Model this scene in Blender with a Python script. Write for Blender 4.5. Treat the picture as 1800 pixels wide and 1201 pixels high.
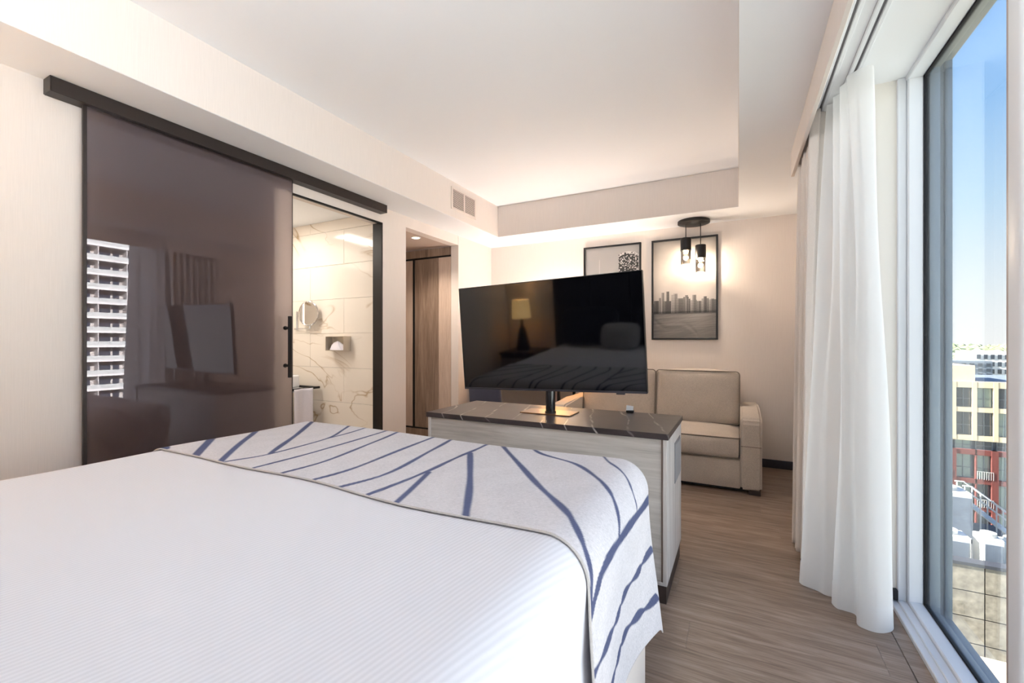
import bpy, bmesh, math, random
import numpy as np
from mathutils import Vector, Matrix, Euler
random.seed(7)
rng = np.random.default_rng(7)
for o in list(bpy.data.objects): bpy.data.objects.remove(o)
SC = bpy.context.scene
COL = SC.collection
PI = math.pi

# ------------------------------------------------------------------ camera
cd = bpy.data.cameras.new('camera'); cam = bpy.data.objects.new('camera', cd); COL.objects.link(cam)
cd.sensor_width = 36; cd.lens = 767.0/1800*36; cd.clip_start = 0.02; cd.clip_end = 9000
cam.location = (0, 0, 1.2); cam.rotation_euler = (PI/2, 0, math.atan(398/767))
SC.camera = cam

# ------------------------------------------------------------------ world, sun, added window lamps, exposure
W = bpy.data.worlds.new('sky'); SC.world = W; W.use_nodes = True
nt = W.node_tree; nt.nodes.clear()
wo = nt.nodes.new('ShaderNodeOutputWorld'); bg = nt.nodes.new('ShaderNodeBackground')
tc = nt.nodes.new('ShaderNodeTexCoord'); sx = nt.nodes.new('ShaderNodeSeparateXYZ'); rp = nt.nodes.new('ShaderNodeValToRGB')
nt.links.new(tc.outputs['Generated'], sx.inputs[0]); nt.links.new(sx.outputs['Z'], rp.inputs[0])
nt.links.new(rp.outputs[0], bg.inputs[0]); nt.links.new(bg.outputs[0], wo.inputs[0])
rp.color_ramp.elements[0].position = 0.0; rp.color_ramp.elements[0].color = (1.0, 1.0, 1.0, 1)
rp.color_ramp.elements[1].position = 1.0; rp.color_ramp.elements[1].color = (.06, .19, .62, 1)
for p, c in ((.07, (.90, .96, 1.0)), (.22, (.56, .78, 1.0)), (.36, (.34, .61, 1.0)), (.50, (.22, .48, .95))):
    e = rp.color_ramp.elements.new(p); e.color = (*c, 1)
bg.inputs[1].default_value = .83

def sun(d, strength):
    l = bpy.data.lights.new('sun', 'SUN'); l.energy = strength; l.angle = math.radians(.6); l.color = (1, .95, .87)
    o = bpy.data.objects.new('sun', l); COL.objects.link(o)
    o.rotation_euler = Vector(d).to_track_quat('-Z', 'Y').to_euler(); o.location = (-30, -10, 40)
sun((1, .13, -.42), 22)

def area(name, loc, d, sx_, sy_, power, col):
    l = bpy.data.lights.new(name, 'AREA'); l.shape = 'RECTANGLE'; l.size = sx_; l.size_y = sy_; l.energy = power; l.color = col
    o = bpy.data.objects.new(name, l); COL.objects.link(o); o.location = loc
    o.rotation_euler = Vector(d).to_track_quat('-Z', 'Y').to_euler(); return o
# added area lamps outside the window, standing in for reflected daylight
area('added_window_fill', (7.0, -.6, .7), (-1, .20, .08), 6.0, 5.0, 172, (.96, .98, 1.0))
area('added_sill_fill', (.98, .46, .28), (-.18, .35, .93), 1.8, .4, 8, (.95, .975, 1.0))

vs = SC.view_settings
vs.view_transform = 'Standard'; vs.look = 'None'; vs.gamma = 1.0; vs.use_curve_mapping = False
vs.exposure = 0.70
FILL_WATTS = 18.5     # added fill lamps above the headboard, watts each

# ------------------------------------------------------------------ materials
def lin(c):
    return tuple((x/255/12.92 if x/255 <= .04045 else ((x/255+.055)/1.055)**2.4) for x in c)
MATS = {}
def new(name):
    m = bpy.data.materials.new(name); m.use_nodes = True; MATS[name] = m
    return m, m.node_tree, m.node_tree.nodes['Principled BSDF']
def N(t, typ, **kw):
    n = t.nodes.new(typ)
    for k, v in kw.items(): setattr(n, k, v)
    return n
def coords(t, scale=(1, 1, 1), src='Object', rot=(0, 0, 0), rnd=False):
    c = N(t, 'ShaderNodeTexCoord'); m = N(t, 'ShaderNodeMapping')
    m.inputs['Scale'].default_value = scale; m.inputs['Rotation'].default_value = rot
    t.links.new(c.outputs[src], m.inputs[0])
    if rnd:
        oi = N(t, 'ShaderNodeObjectInfo'); mu = N(t, 'ShaderNodeMath', operation='MULTIPLY'); mu.inputs[1].default_value = 37.0
        t.links.new(oi.outputs['Random'], mu.inputs[0])
        cb = N(t, 'ShaderNodeCombineXYZ'); 
        for i in range(3): t.links.new(mu.outputs[0], cb.inputs[i])
        t.links.new(cb.outputs[0], m.inputs['Location'])
    return m.outputs[0]
def noise(t, vec, scale, detail=3, rough=.55, dist=0):
    n = N(t, 'ShaderNodeTexNoise'); n.inputs['Scale'].default_value = scale; n.inputs['Detail'].default_value = detail
    n.inputs['Roughness'].default_value = rough; n.inputs['Distortion'].default_value = dist
    t.links.new(vec, n.inputs['Vector']); return n.outputs['Fac']
def ramp(t, fac, stops):
    r = N(t, 'ShaderNodeValToRGB'); t.links.new(fac, r.inputs[0])
    el = r.color_ramp.elements
    el[0].position, el[0].color = stops[0][0], (*stops[0][1], 1)
    el[1].position, el[1].color = stops[-1][0], (*stops[-1][1], 1)
    for p, c in stops[1:-1]:
        e = el.new(p); e.color = (*c, 1)
    return r.outputs[0]
def bump(t, b, h, strength, dist=.002):
    n = N(t, 'ShaderNodeBump'); n.inputs['Strength'].default_value = strength; n.inputs['Distance'].default_value = dist
    t.links.new(h, n.inputs['Height']); t.links.new(n.outputs[0], b.inputs['Normal'])
def plain(name, c, rough=.5, metal=0, spec=.5, em=None, es=0, bmp=None, mottled=0):
    m, t, b = new(name)
    c = lin(c); b.inputs['Base Color'].default_value = (*c, 1); b.inputs['Roughness'].default_value = rough
    b.inputs['Metallic'].default_value = metal; b.inputs['Specular IOR Level'].default_value = spec
    if em: b.inputs['Emission Color'].default_value = (*lin(em), 1); b.inputs['Emission Strength'].default_value = es
    if bmp: bump(t, b, noise(t, coords(t), bmp[0], 4), bmp[1], bmp[2] if len(bmp) > 2 else .002)
    if mottled:
        f = noise(t, coords(t), 3.0, 5)
        t.links.new(ramp(t, f, [(.3, tuple(x*(1-mottled) for x in c)), (.7, tuple(min(1, x*(1+mottled)) for x in c))]), b.inputs['Base Color'])
    return m
def wood(name, c1, c2, c3, axis, scale=1.0, rough=.45, rnd=True, bstr=.12):
    m, t, b = new(name)
    sc = [9*scale]*3; sc[axis] = .8*scale
    v = coords(t, tuple(sc), rnd=rnd)
    f1 = noise(t, v, 2.2, 8, .68, .6)
    f2 = noise(t, coords(t, tuple(s*5 if i != axis else s*2 for i, s in enumerate(sc)), rnd=rnd), 3.0, 3, .6)
    mx = N(t, 'ShaderNodeMix', data_type='FLOAT'); mx.inputs[0].default_value = .35
    t.links.new(f1, mx.inputs[2]); t.links.new(f2, mx.inputs[3])
    col = ramp(t, mx.outputs[0], [(.32, lin(c1)), (.5, lin(c2)), (.68, lin(c3))])
    if rnd:
        oi = N(t, 'ShaderNodeObjectInfo'); hs = N(t, 'ShaderNodeHueSaturation')
        mr = N(t, 'ShaderNodeMapRange'); mr.inputs['To Min'].default_value = .92; mr.inputs['To Max'].default_value = 1.06
        t.links.new(oi.outputs['Random'], mr.inputs[0]); t.links.new(mr.outputs[0], hs.inputs['Value']); t.links.new(col, hs.inputs['Color'])
        col = hs.outputs[0]
    t.links.new(col, b.inputs['Base Color']); b.inputs['Roughness'].default_value = rough
    bump(t, b, mx.outputs[0], bstr, .001)
    return m
def wallpaper(name, c):
    m, t, b = new(name); c = lin(c)
    f = noise(t, coords(t, (60, 60, 1.2)), 6, 4, .6)
    t.links.new(ramp(t, f, [(.25, tuple(x*.95 for x in c)), (.75, tuple(min(1, x*1.03) for x in c))]), b.inputs['Base Color'])
    b.inputs['Roughness'].default_value = .65; bump(t, b, f, .08, .001); return m
def fabric(name, c, var=.12, scale=380, rough=.9, bs=.35):
    m, t, b = new(name); c = lin(c)
    f = noise(t, coords(t), scale, 2, .7); g = noise(t, coords(t), 5, 4)
    mx = N(t, 'ShaderNodeMix', data_type='FLOAT'); mx.inputs[0].default_value = .25
    t.links.new(f, mx.inputs[2]); t.links.new(g, mx.inputs[3])
    t.links.new(ramp(t, mx.outputs[0], [(.3, tuple(x*(1-var*1.6) for x in c)), (.7, tuple(min(1, x*(1+var)) for x in c))]), b.inputs['Base Color'])
    b.inputs['Roughness'].default_value = rough; b.inputs['Specular IOR Level'].default_value = .15
    b.inputs['Sheen Weight'].default_value = .2
    bump(t, b, f, bs, .001); return m
def marble(name, base, vein, vein2, scale, rough, width=.05, mscale=(1, 1, 1), mrot=(0, 0, 0)):
    m, t, b = new(name)
    v = coords(t, mscale, rot=mrot)
    n1 = noise(t, v, scale, 3, .5, 1.1)
    a = N(t, 'ShaderNodeMath', operation='SUBTRACT'); a.inputs[1].default_value = .5; t.links.new(n1, a.inputs[0])
    ab = N(t, 'ShaderNodeMath', operation='ABSOLUTE'); t.links.new(a.outputs[0], ab.inputs[0])
    msk = noise(t, v, scale*.9+.3, 2)
    r = ramp(t, ab.outputs[0], [(0, (1, 1, 1)), (width*.25, (.5, .5, .5)), (width, (0, 0, 0))])
    m2 = ramp(t, msk, [(.44, (0, 0, 0)), (.60, (1, 1, 1))])
    mu = N(t, 'ShaderNodeMath', operation='MULTIPLY'); t.links.new(r, mu.inputs[0]); t.links.new(m2, mu.inputs[1])
    cloud = ramp(t, noise(t, v, scale*.7, 4), [(.3, lin(base)), (.75, lin(vein2))])
    mx = N(t, 'ShaderNodeMix', data_type='RGBA'); t.links.new(mu.outputs[0], mx.inputs[0]); t.links.new(cloud, mx.inputs[6])
    mx.inputs[7].default_value = (*lin(vein), 1)
    t.links.new(mx.outputs[2], b.inputs['Base Color']); b.inputs['Roughness'].default_value = rough
    return m
def clear_glass(name, tint=(1, 1, 1), fac=.06, rough=0.0):
    m = bpy.data.materials.new(name); m.use_nodes = True; t = m.node_tree; t.nodes.clear(); MATS[name] = m
    o = N(t, 'ShaderNodeOutputMaterial'); mx = N(t, 'ShaderNodeMixShader'); tr = N(t, 'ShaderNodeBsdfTransparent'); g = N(t, 'ShaderNodeBsdfGlossy')
    tr.inputs[0].default_value = (*tint, 1); g.inputs['Roughness'].default_value = rough
    fr = N(t, 'ShaderNodeFresnel'); fr.inputs[0].default_value = 1.45
    mu = N(t, 'ShaderNodeMath', operation='MULTIPLY'); mu.inputs[1].default_value = fac/.04; t.links.new(fr.outputs[0], mu.inputs[0])
    cl = N(t, 'ShaderNodeClamp'); cl.inputs['Max'].default_value = .6; t.links.new(mu.outputs[0], cl.inputs[0])
    t.links.new(cl.outputs[0], mx.inputs[0]); t.links.new(tr.outputs[0], mx.inputs[1]); t.links.new(g.outputs[0], mx.inputs[2]); t.links.new(mx.outputs[0], o.inputs[0])
    return m
def attr_mat(name, attr='print', rough=.6, fine=0, fscale=420):
    m, t, b = new(name)
    a = N(t, 'ShaderNodeAttribute'); a.attribute_name = attr
    if fine:
        f = noise(t, coords(t), fscale, 2, .7)
        mr = ramp(t, f, [(.3, (1-fine,)*3), (.7, (1+fine*.5,)*3)])
        mx = N(t, 'ShaderNodeMix', data_type='RGBA', blend_type='MULTIPLY'); mx.inputs[0].default_value = 1
        t.links.new(a.outputs['Color'], mx.inputs[6]); t.links.new(mr, mx.inputs[7]); t.links.new(mx.outputs[2], b.inputs['Base Color'])
        bump(t, b, f, .35, .001); b.inputs['Specular IOR Level'].default_value = .1
    else: t.links.new(a.outputs['Color'], b.inputs['Base Color'])
    b.inputs['Roughness'].default_value = rough; return m

WALLP = wallpaper('wall paper beige', (231, 221, 214))
CEILW = plain('ceiling white', (244, 245, 248), .8, bmp=(90, .03))
WHITEC = plain('return paint', (236, 230, 222), .6)
WHITE = plain('white paint', (236, 236, 238), .4)
ALU = plain('white aluminium', (232, 234, 238), .35)
TAUPE = plain('taupe aluminium', (176, 160, 156), .38)
BRONZE = plain('dark bronze metal', (52, 45, 43), .42, .4)
BLACK = plain('black metal', (22, 20, 20), .4, .3)
BLACKP = plain('black plastic', (16, 16, 18), .45)
GASKET = plain('gasket rubber', (24, 24, 28), .7)
EXTF = plain('slate blue aluminium', (104, 118, 131), .4, .2)
PLANK = wood('floor oak', (96, 79, 68), (141, 122, 108), (174, 156, 142), 0, 1.4, .42)
CORRC = plain('hall ceiling', (196, 176, 164), .8)
GREYW = wood('grey washed wood', (160, 152, 146), (192, 186, 180), (212, 206, 201), 0, .6, .5, True, .06)
GREYWV = wood('grey washed wood upright', (170, 162, 157), (200, 194, 190), (216, 211, 207), 2, .6, .5, True, .06)
WARDW = wood('weathered oak', (104, 84, 70), (140, 118, 102), (172, 150, 132), 2, .7, .5, True, .08)
WARDL = wood('pale oak', (176, 152, 136), (198, 176, 160), (212, 192, 178), 2, 1.2, .5, True, .06)
PLINTH = plain('dark plinth', (58, 46, 42), .5)
m, t, b = new('black marble'); BMARB = m
v = coords(t)
cl_ = ramp(t, noise(t, v, 5, 6, .65, .5), [(.3, lin((46, 40, 41))), (.75, lin((70, 62, 63)))])
wv = N(t, 'ShaderNodeTexWave', wave_type='BANDS', bands_direction='DIAGONAL'); wv.inputs['Scale'].default_value = 2.5; wv.inputs['Distortion'].default_value = 3.0; wv.inputs['Detail'].default_value = 3; wv.inputs['Detail Scale'].default_value = 1.2
t.links.new(coords(t, (1.6, .45, 1.2)), wv.inputs['Vector'])
vn_ = ramp(t, wv.outputs['Fac'], [(.985, (0, 0, 0)), (.999, (1, 1, 1))]); mk_ = ramp(t, noise(t, v, 7, 2), [(.42, (0, 0, 0)), (.66, (1, 1, 1))])
mu = N(t, 'ShaderNodeMath', operation='MULTIPLY'); t.links.new(vn_, mu.inputs[0]); t.links.new(mk_, mu.inputs[1])
mx = N(t, 'ShaderNodeMix', data_type='RGBA'); t.links.new(mu.outputs[0], mx.inputs[0]); t.links.new(cl_, mx.inputs[6]); mx.inputs[7].default_value = (*lin((168, 160, 158)), 1)
t.links.new(mx.outputs[2], b.inputs['Base Color']); b.inputs['Roughness'].default_value = .3; b.inputs['Specular IOR Level'].default_value = .3
BATHM = marble('cream marble tile', (240, 231, 219), (178, 148, 106), (236, 225, 212), 1.0, .10, .018, (1.0, 1.0, 1.9), (0, .55, 0))
SOFAF = fabric('sofa weave', (200, 188, 176), .20, 260)
SOFAP = fabric('sofa piping', (128, 117, 106), .1, 300)
LINEN = fabric('white linen', (238, 237, 240), .02, 500, .85, .1)
BASEF = fabric('bed base cloth', (232, 222, 214), .03, 400)
DRAPE = fabric('drape cloth', (234, 224, 216), .05, 420, .9, .2)
CHAIRF = fabric('chair slate', (78, 80, 98), .1, 300)
HEADF = fabric('headboard charcoal', (26, 24, 26), .1, 300)
PILF = fabric('pillow navy', (22, 24, 38), .1, 300)
TOWEL = fabric('towel white', (236, 230, 236), .04, 200)
SCREEN = plain('tv screen', (6, 6, 9), .05, 0, .55)
GUNM = plain('gunmetal trim', (70, 70, 78), .35, .7)
CHROME = plain('polished steel', (210, 210, 212), .08, 1)
BLKGL = plain('black gloss', (10, 10, 12), .12, 0, .8)
BRASSP = plain('bronze plate', (140, 112, 86), .28, .8)
PORC = plain('porcelain', (244, 242, 240), .12)
GLASS = clear_glass('window glass', (.97, .985, .985), .013)
PICGL = clear_glass('picture glass', (1, 1, 1), .006, .25)
SHADEGL = clear_glass('lamp glass', (.98, .96, .93), .07)
PRINT = attr_mat('photo print')
RUNNER = attr_mat('runner cloth', rough=.9, fine=.10)
PAPER = plain('paper card', (238, 236, 232), .6)
VENTW = plain('vent plastic', (228, 216, 206), .5)
VENTG = plain('vent grey', (128, 126, 128), .5, .2)
SLATG = plain('slat grey', (168, 166, 168), .5)
DARKV = plain('vent void', (60, 54, 50), .9)
LAMPSH = plain('lamp shade', (250, 226, 180), .8, em=(255, 205, 130), es=3.0)
BULB = plain('bulb', (255, 240, 210), .5, em=(255, 214, 150), es=8)
LEDM = plain('led strip', (255, 248, 236), .5, em=(255, 240, 220), es=1.6)
PANELL = plain('ceiling light panel', (255, 250, 240), .5, em=(255, 244, 228), es=4)
DOWNL = plain('downlight lens', (255, 246, 230), .5, em=(255, 232, 196), es=12)
MIRR = plain('mirror silver', (235, 235, 235), .02, 1)

# ribbed coverlet
m, t, b = new('ribbed coverlet'); COVER = m
v = coords(t, (1, 1, 1), rot=(0, 0, .17)); wv = N(t, 'ShaderNodeTexWave', wave_type='BANDS', bands_direction='X'); wv.inputs['Scale'].default_value = 31
wv.inputs['Distortion'].default_value = .4; wv.inputs['Detail'].default_value = 1
t.links.new(v, wv.inputs['Vector'])
t.links.new(ramp(t, wv.outputs['Fac'], [(.0, lin((222, 221, 226))), (1, lin((232, 231, 236)))]), b.inputs['Base Color'])
b.inputs['Roughness'].default_value = .85; b.inputs['Specular IOR Level'].default_value = .15
bump(t, b, wv.outputs['Fac'], .16, .0012)
# sheer voile
m = bpy.data.materials.new('voile sheer'); m.use_nodes = True; t = m.node_tree; t.nodes.clear(); SHEER = m
o_ = N(t, 'ShaderNodeOutputMaterial'); df = N(t, 'ShaderNodeBsdfDiffuse'); tl = N(t, 'ShaderNodeBsdfTranslucent'); tp = N(t, 'ShaderNodeBsdfTransparent')
df.inputs[0].default_value = (.96, .96, .96, 1); tl.inputs[0].default_value = (.96, .96, .96, 1)
a1 = N(t, 'ShaderNodeMixShader'); a1.inputs[0].default_value = .5; t.links.new(df.outputs[0], a1.inputs[1]); t.links.new(tl.outputs[0], a1.inputs[2])
a2 = N(t, 'ShaderNodeMixShader'); a2.inputs[0].default_value = .13; t.links.new(a1.outputs[0], a2.inputs[1]); t.links.new(tp.outputs[0], a2.inputs[2]); t.links.new(a2.outputs[0], o_.inputs[0])
# tinted sliding door glass: mirror-smooth front, etched back
m = bpy.data.materials.new('tinted etched glass'); m.use_nodes = True; t = m.node_tree; t.nodes.clear(); DOORG = m
o_ = N(t, 'ShaderNodeOutputMaterial'); tl = N(t, 'ShaderNodeBsdfTranslucent'); tl.inputs[0].default_value = (.42, .36, .33, 1)
df = N(t, 'ShaderNodeBsdfDiffuse'); df.inputs[0].default_value = (.020, .015, .018, 1)
ad = N(t, 'ShaderNodeAddShader'); t.links.new(tl.outputs[0], ad.inputs[0]); t.links.new(df.outputs[0], ad.inputs[1])
gl = N(t, 'ShaderNodeBsdfGlossy'); gl.inputs['Roughness'].default_value = .0; gl.inputs[0].default_value = (.93, .88, 1.0, 1)
fr = N(t, 'ShaderNodeFresnel'); fr.inputs[0].default_value = 2.0
mx = N(t, 'ShaderNodeMixShader'); t.links.new(fr.outputs[0], mx.inputs[0]); t.links.new(ad.outputs[0], mx.inputs[1]); t.links.new(gl.outputs[0], mx.inputs[2]); t.links.new(mx.outputs[0], o_.inputs[0])

# ------------------------------------------------------------------ mesh helpers
def link(o, parent=None):
    COL.objects.link(o)
    if parent is not None: o.parent = parent
    return o
class MB:
    def __init__(s): s.bm = bmesh.new()
    def box(s, x0, x1, y0, y1, z0, z1, r=0, seg=2, M=None):
        g = bmesh.ops.create_cube(s.bm, size=1)
        vs_ = g['verts']
        for v in vs_:
            v.co = Vector(((x0+x1)/2 + v.co.x*(x1-x0), (y0+y1)/2 + v.co.y*(y1-y0), (z0+z1)/2 + v.co.z*(z1-z0)))
        if r:
            ed = list({e for v in vs_ for e in v.link_edges})
            g2 = bmesh.ops.bevel(s.bm, geom=ed, offset=min(r, .49*min(abs(x1-x0), abs(y1-y0), abs(z1-z0))), segments=seg, affect='EDGES', profile=.5)
            vs_ = list({v for f in g2['faces'] for v in f.verts} | {v for v in vs_ if v.is_valid})
        if M is not None:
            for v in vs_: v.co = M @ v.co
        return s
    def tube(s, p0, p1, r, n=12, r1=None):
        p0, p1 = Vector(p0), Vector(p1); d = p1-p0
        q = d.to_track_quat('Z', 'Y'); r1 = r if r1 is None else r1
        a = [s.bm.verts.new(p0 + q @ Vector((r*math.cos(2*PI*i/n), r*math.sin(2*PI*i/n), 0))) for i in range(n)]
        b_ = [s.bm.verts.new(p1 + q @ Vector((r1*math.cos(2*PI*i/n), r1*math.sin(2*PI*i/n), 0))) for i in range(n)]
        for i in range(n): s.bm.faces.new((a[i], a[(i+1) % n], b_[(i+1) % n], b_[i]))
        s.bm.faces.new(a[::-1]); s.bm.faces.new(b_); return s
    def path(s, pts, r, n=8, closed=False):
        pts = [Vector(p) for p in pts]; rings = []; k = len(pts)
        for i, p in enumerate(pts):
            d = (pts[(i+1) % k]-pts[i-1]) if closed else (pts[min(i+1, k-1)]-pts[max(i-1, 0)])
            q = d.to_track_quat('Z', 'Y')
            rings.append([s.bm.verts.new(p + q @ Vector((r*math.cos(2*PI*j/n), r*math.sin(2*PI*j/n), 0))) for j in range(n)])
        for i in range(k if closed else k-1):
            A, B = rings[i], rings[(i+1) % k]
            # align rings to nearest start
            off = min(range(n), key=lambda o: sum((A[j].co-B[(j+o) % n].co).length for j in (0, n//2)))
            for j in range(n): s.bm.faces.new((A[j], A[(j+1) % n], B[(j+1+off) % n], B[(j+off) % n]))
        if not closed: s.bm.faces.new(rings[0][::-1]); s.bm.faces.new(rings[-1])
        return s
    def lathe(s, prof, c=(0, 0, 0), n=24, M=None, sx=1, sy=1):
        rings = []
        for r, z in prof:
            rings.append([s.bm.verts.new(Vector((c[0]+sx*r*math.cos(2*PI*i/n), c[1]+sy*r*math.sin(2*PI*i/n), c[2]+z))) for i in range(n)])
        for A, B in zip(rings, rings[1:]):
            for i in range(n): s.bm.faces.new((A[i], A[(i+1) % n], B[(i+1) % n], B[i]))
        if prof[0][0] > 1e-6: s.bm.faces.new(rings[0][::-1])
        if prof[-1][0] > 1e-6: s.bm.faces.new(rings[-1])
        if M is not None:
            for R in rings:
                for v in R: v.co = M @ v.co
        return s
    def prism(s, poly, y0, y1, axis='y'):
        def P(a, b_, c): return Vector((a, c, b_)) if axis == 'y' else (Vector((c, a, b_)) if axis == 'x' else Vector((a, b_, c)))
        A = [s.bm.verts.new(P(a, b_, y0)) for a, b_ in poly]; B = [s.bm.verts.new(P(a, b_, y1)) for a, b_ in poly]
        n = len(poly)
        for i in range(n): s.bm.faces.new((A[i], A[(i+1) % n], B[(i+1) % n], B[i]))
        s.bm.faces.new(A[::-1]); s.bm.faces.new(B); return s
    def mesh(s, name, smooth=35):
        bmesh.ops.recalc_face_normals(s.bm, faces=s.bm.faces)
        me = bpy.data.meshes.new(name); s.bm.to_mesh(me); s.bm.free()
        if smooth:
            me.polygons.foreach_set('use_smooth', [True]*len(me.polygons)); me.set_sharp_from_angle(angle=math.radians(smooth))
        return me
    def build(s, name, mat, parent=None, smooth=35, loc=None):
        me = s.mesh(name, smooth); me.materials.append(mat)
        o = bpy.data.objects.new(name, me)
        if loc is not None: o.location = loc
        return link(o, parent)
def grid_obj(name, P, mat, parent=None, colors=None, attr='print', solid=0, closed_u=False):
    nu, nv = P.shape[:2]
    idx = np.arange(nu*nv).reshape(nu, nv)
    ru = np.arange(nu if closed_u else nu-1)
    a = idx[ru][:, :-1]; b_ = idx[(ru+1) % nu][:, :-1]; c = idx[(ru+1) % nu][:, 1:]; d = idx[ru][:, 1:]
    faces = np.stack([a, b_, c, d], -1).reshape(-1, 4)
    me = bpy.data.meshes.new(name); me.vertices.add(nu*nv); me.vertices.foreach_set('co', P.reshape(-1).astype(np.float32))
    me.loops.add(faces.size); me.loops.foreach_set('vertex_index', faces.reshape(-1).astype(np.int32))
    me.polygons.add(len(faces)); me.polygons.foreach_set('loop_start', (np.arange(len(faces))*4).astype(np.int32))
    me.polygons.foreach_set('use_smooth', np.ones(len(faces), bool))
    me.update(calc_edges=True); me.validate()
    if colors is not None:
        at = me.color_attributes.new(attr, 'FLOAT_COLOR', 'POINT')
        c4 = np.concatenate([colors.reshape(-1, 3), np.ones((nu*nv, 1))], 1).astype(np.float32); at.data.foreach_set('color', c4.reshape(-1))
    me.materials.append(mat); o = bpy.data.objects.new(name, me); link(o, parent)
    if solid:
        md = o.modifiers.new('thickness', 'SOLIDIFY'); md.thickness = solid; md.offset = 1
    return o
def thing(name, label, cat, loc=(0, 0, 0), group=None):
    o = bpy.data.objects.new(name, None); o.empty_display_size = .1; o.location = loc; link(o); tag(o, label, cat, group); return o
def tag(o, label, cat, group=None):
    o['label'] = label; o['category'] = cat
    if group: o['group'] = group
    return o
def struct(o, label, cat):
    o['kind'] = 'structure'; o['label'] = label; o['category'] = cat; return o
def sempty(name, label, cat):
    o = bpy.data.objects.new(name, None); link(o); return struct(o, label, cat)

XL, YB, ZS, ZC = -2.80, 4.82, 2.39, 2.735      # left wall, back wall, soffit underside, recessed ceiling
YF = -.55                                       # headboard wall behind the camera
XR = .54                                        # right wall past the window
XBW = -4.22                                     # far bathroom wall

# ================================================================== SETTING
# floor with planks
fl = MB().box(-4.75, .735, YF-.1, 5.0, -.22, -.012).build('floor', PLINTH, smooth=0)
struct(fl, 'greige oak plank floor running across the hotel room', 'floor')
PW, PLN = .183, 1.42
plank_cache = {}
def plank(x0, x1, y0, y1):
    k = (round(x1-x0, 3), round(y1-y0, 3))
    if k not in plank_cache:
        me = MB().box(-k[0]/2+.0004, k[0]/2-.0004, -k[1]/2+.0004, k[1]/2-.0004, -.012, 0).mesh('plank', 0); me.materials.append(PLANK); plank_cache[k] = me
    o = bpy.data.objects.new('plank', plank_cache[k]); o.location = ((x0+x1)/2, (y0+y1)/2, 0); link(o, fl)
row = 0; y = YF
while y < YB-.01:
    y1 = min(y+PW, YB); x = -4.6 - ((row*.53) % 1.0)*PLN
    while x < .56:
        a, b_ = max(x, -4.6), min(x+PLN, .56)
        if b_-a > .02: plank(a, b_, y, y1)
        x += PLN
    y = y1; row += 1
# threshold plank strip along the window
st = MB().box(.562, .614, YF, 2.56, -.012, .002).build('threshold_strip', PLANK, fl, smooth=0)

# ceiling with recess and soffit ring
ce = MB().box(-2.9, .80, YF-.1, 5.0, ZC, ZC+.12).build('ceiling', CEILW, smooth=0)
struct(ce, 'white recessed ceiling above the bed', 'ceiling')
def soffit_piece(name, x0, x1, y0, y1, face=None):
    """white underside slab with beige inner riser"""
    MB().box(x0, x1, y0, y1, ZS, ZS+.05).build(name, CEILW, ce, smooth=0)
soffit_piece('soffit', -2.9, -2.432, YF, YB)
soffit_piece('soffit', -2.432, .002, 4.342, YB)
soffit_piece('soffit', .002, .735, YF, YB)
MB().box(-2.5, -2.43, YF, 4.34+.07, ZS+.002, ZC).build('soffit_riser', WALLP, ce, smooth=0)
MB().box(-2.43, 0, 4.34, 4.41, ZS+.002, ZC).build('soffit_riser', WALLP, ce, smooth=0)
MB().box(0, .07, YF, 4.41, ZS+.002, ZC).build('soffit_riser', WALLP, ce, smooth=0)

# left wall in pieces around the two openings
wl = sempty('wall_left', 'beige papered wall with the bathroom doorway', 'wall')
def wbox(par, x0, x1, y0, y1, z0, z1, mat=None): return MB().box(x0, x1, y0, y1, z0, z1).build('wall_panel', mat or WALLP, par, smooth=0)
wbox(wl, XL-.10, XL, YF, 1.86, 0, ZS)
wbox(wl, XL-.10, XL, 1.86, 2.90, 2.25, ZS)
wbox(wl, XL-.10, XL, 2.90, 3.21, 0, ZS)
wbox(wl, XL-.10, XL, 3.21, 4.08, 2.285, ZS)
wbox(wl, XL-.10, XL, 4.085, YB, 0, ZS)
# back wall, right wall, wall behind the camera
wb = struct(MB().box(-2.9, .8, YB, YB+.1, 0, ZS+.02).build('wall_back', WALLP, smooth=0), 'beige papered end wall behind the sofa', 'wall')
wr = sempty('wall_right', 'beige wall beyond the window, behind the long drape', 'wall')
wbox(wr, XR, .738, 2.575, YB, 0, ZS)
wbox(wr, XR-.004, .735, 2.57, 2.575, 0, ZS, WHITEC)
wf = struct(MB().box(-4.5, .85, YF-.1, YF, 0, ZC).build('wall_front', WALLP, smooth=0), 'beige wall behind the bed head', 'wall')
# baseboards
def basebd(name, x0, x1, y0, y1, lab): struct(MB().box(x0, x1, y0, y1, 0, .078, .003, 1).build(name, PLINTHB), lab, 'baseboard')
PLINTHB = plain('dark baseboard', (44, 42, 52), .5)
basebd('baseboard_back', XL, XR, YB-.014, YB, 'dark baseboard under the end wall beside the sofa')
basebd('baseboard_left', XL, XL+.012, YF, .88, 'dark baseboard along the left wall behind the bed')
basebd('baseboard_right', XR-.014, XR, 2.62, YB-.014, 'dark baseboard on the right wall behind the drape')

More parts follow.
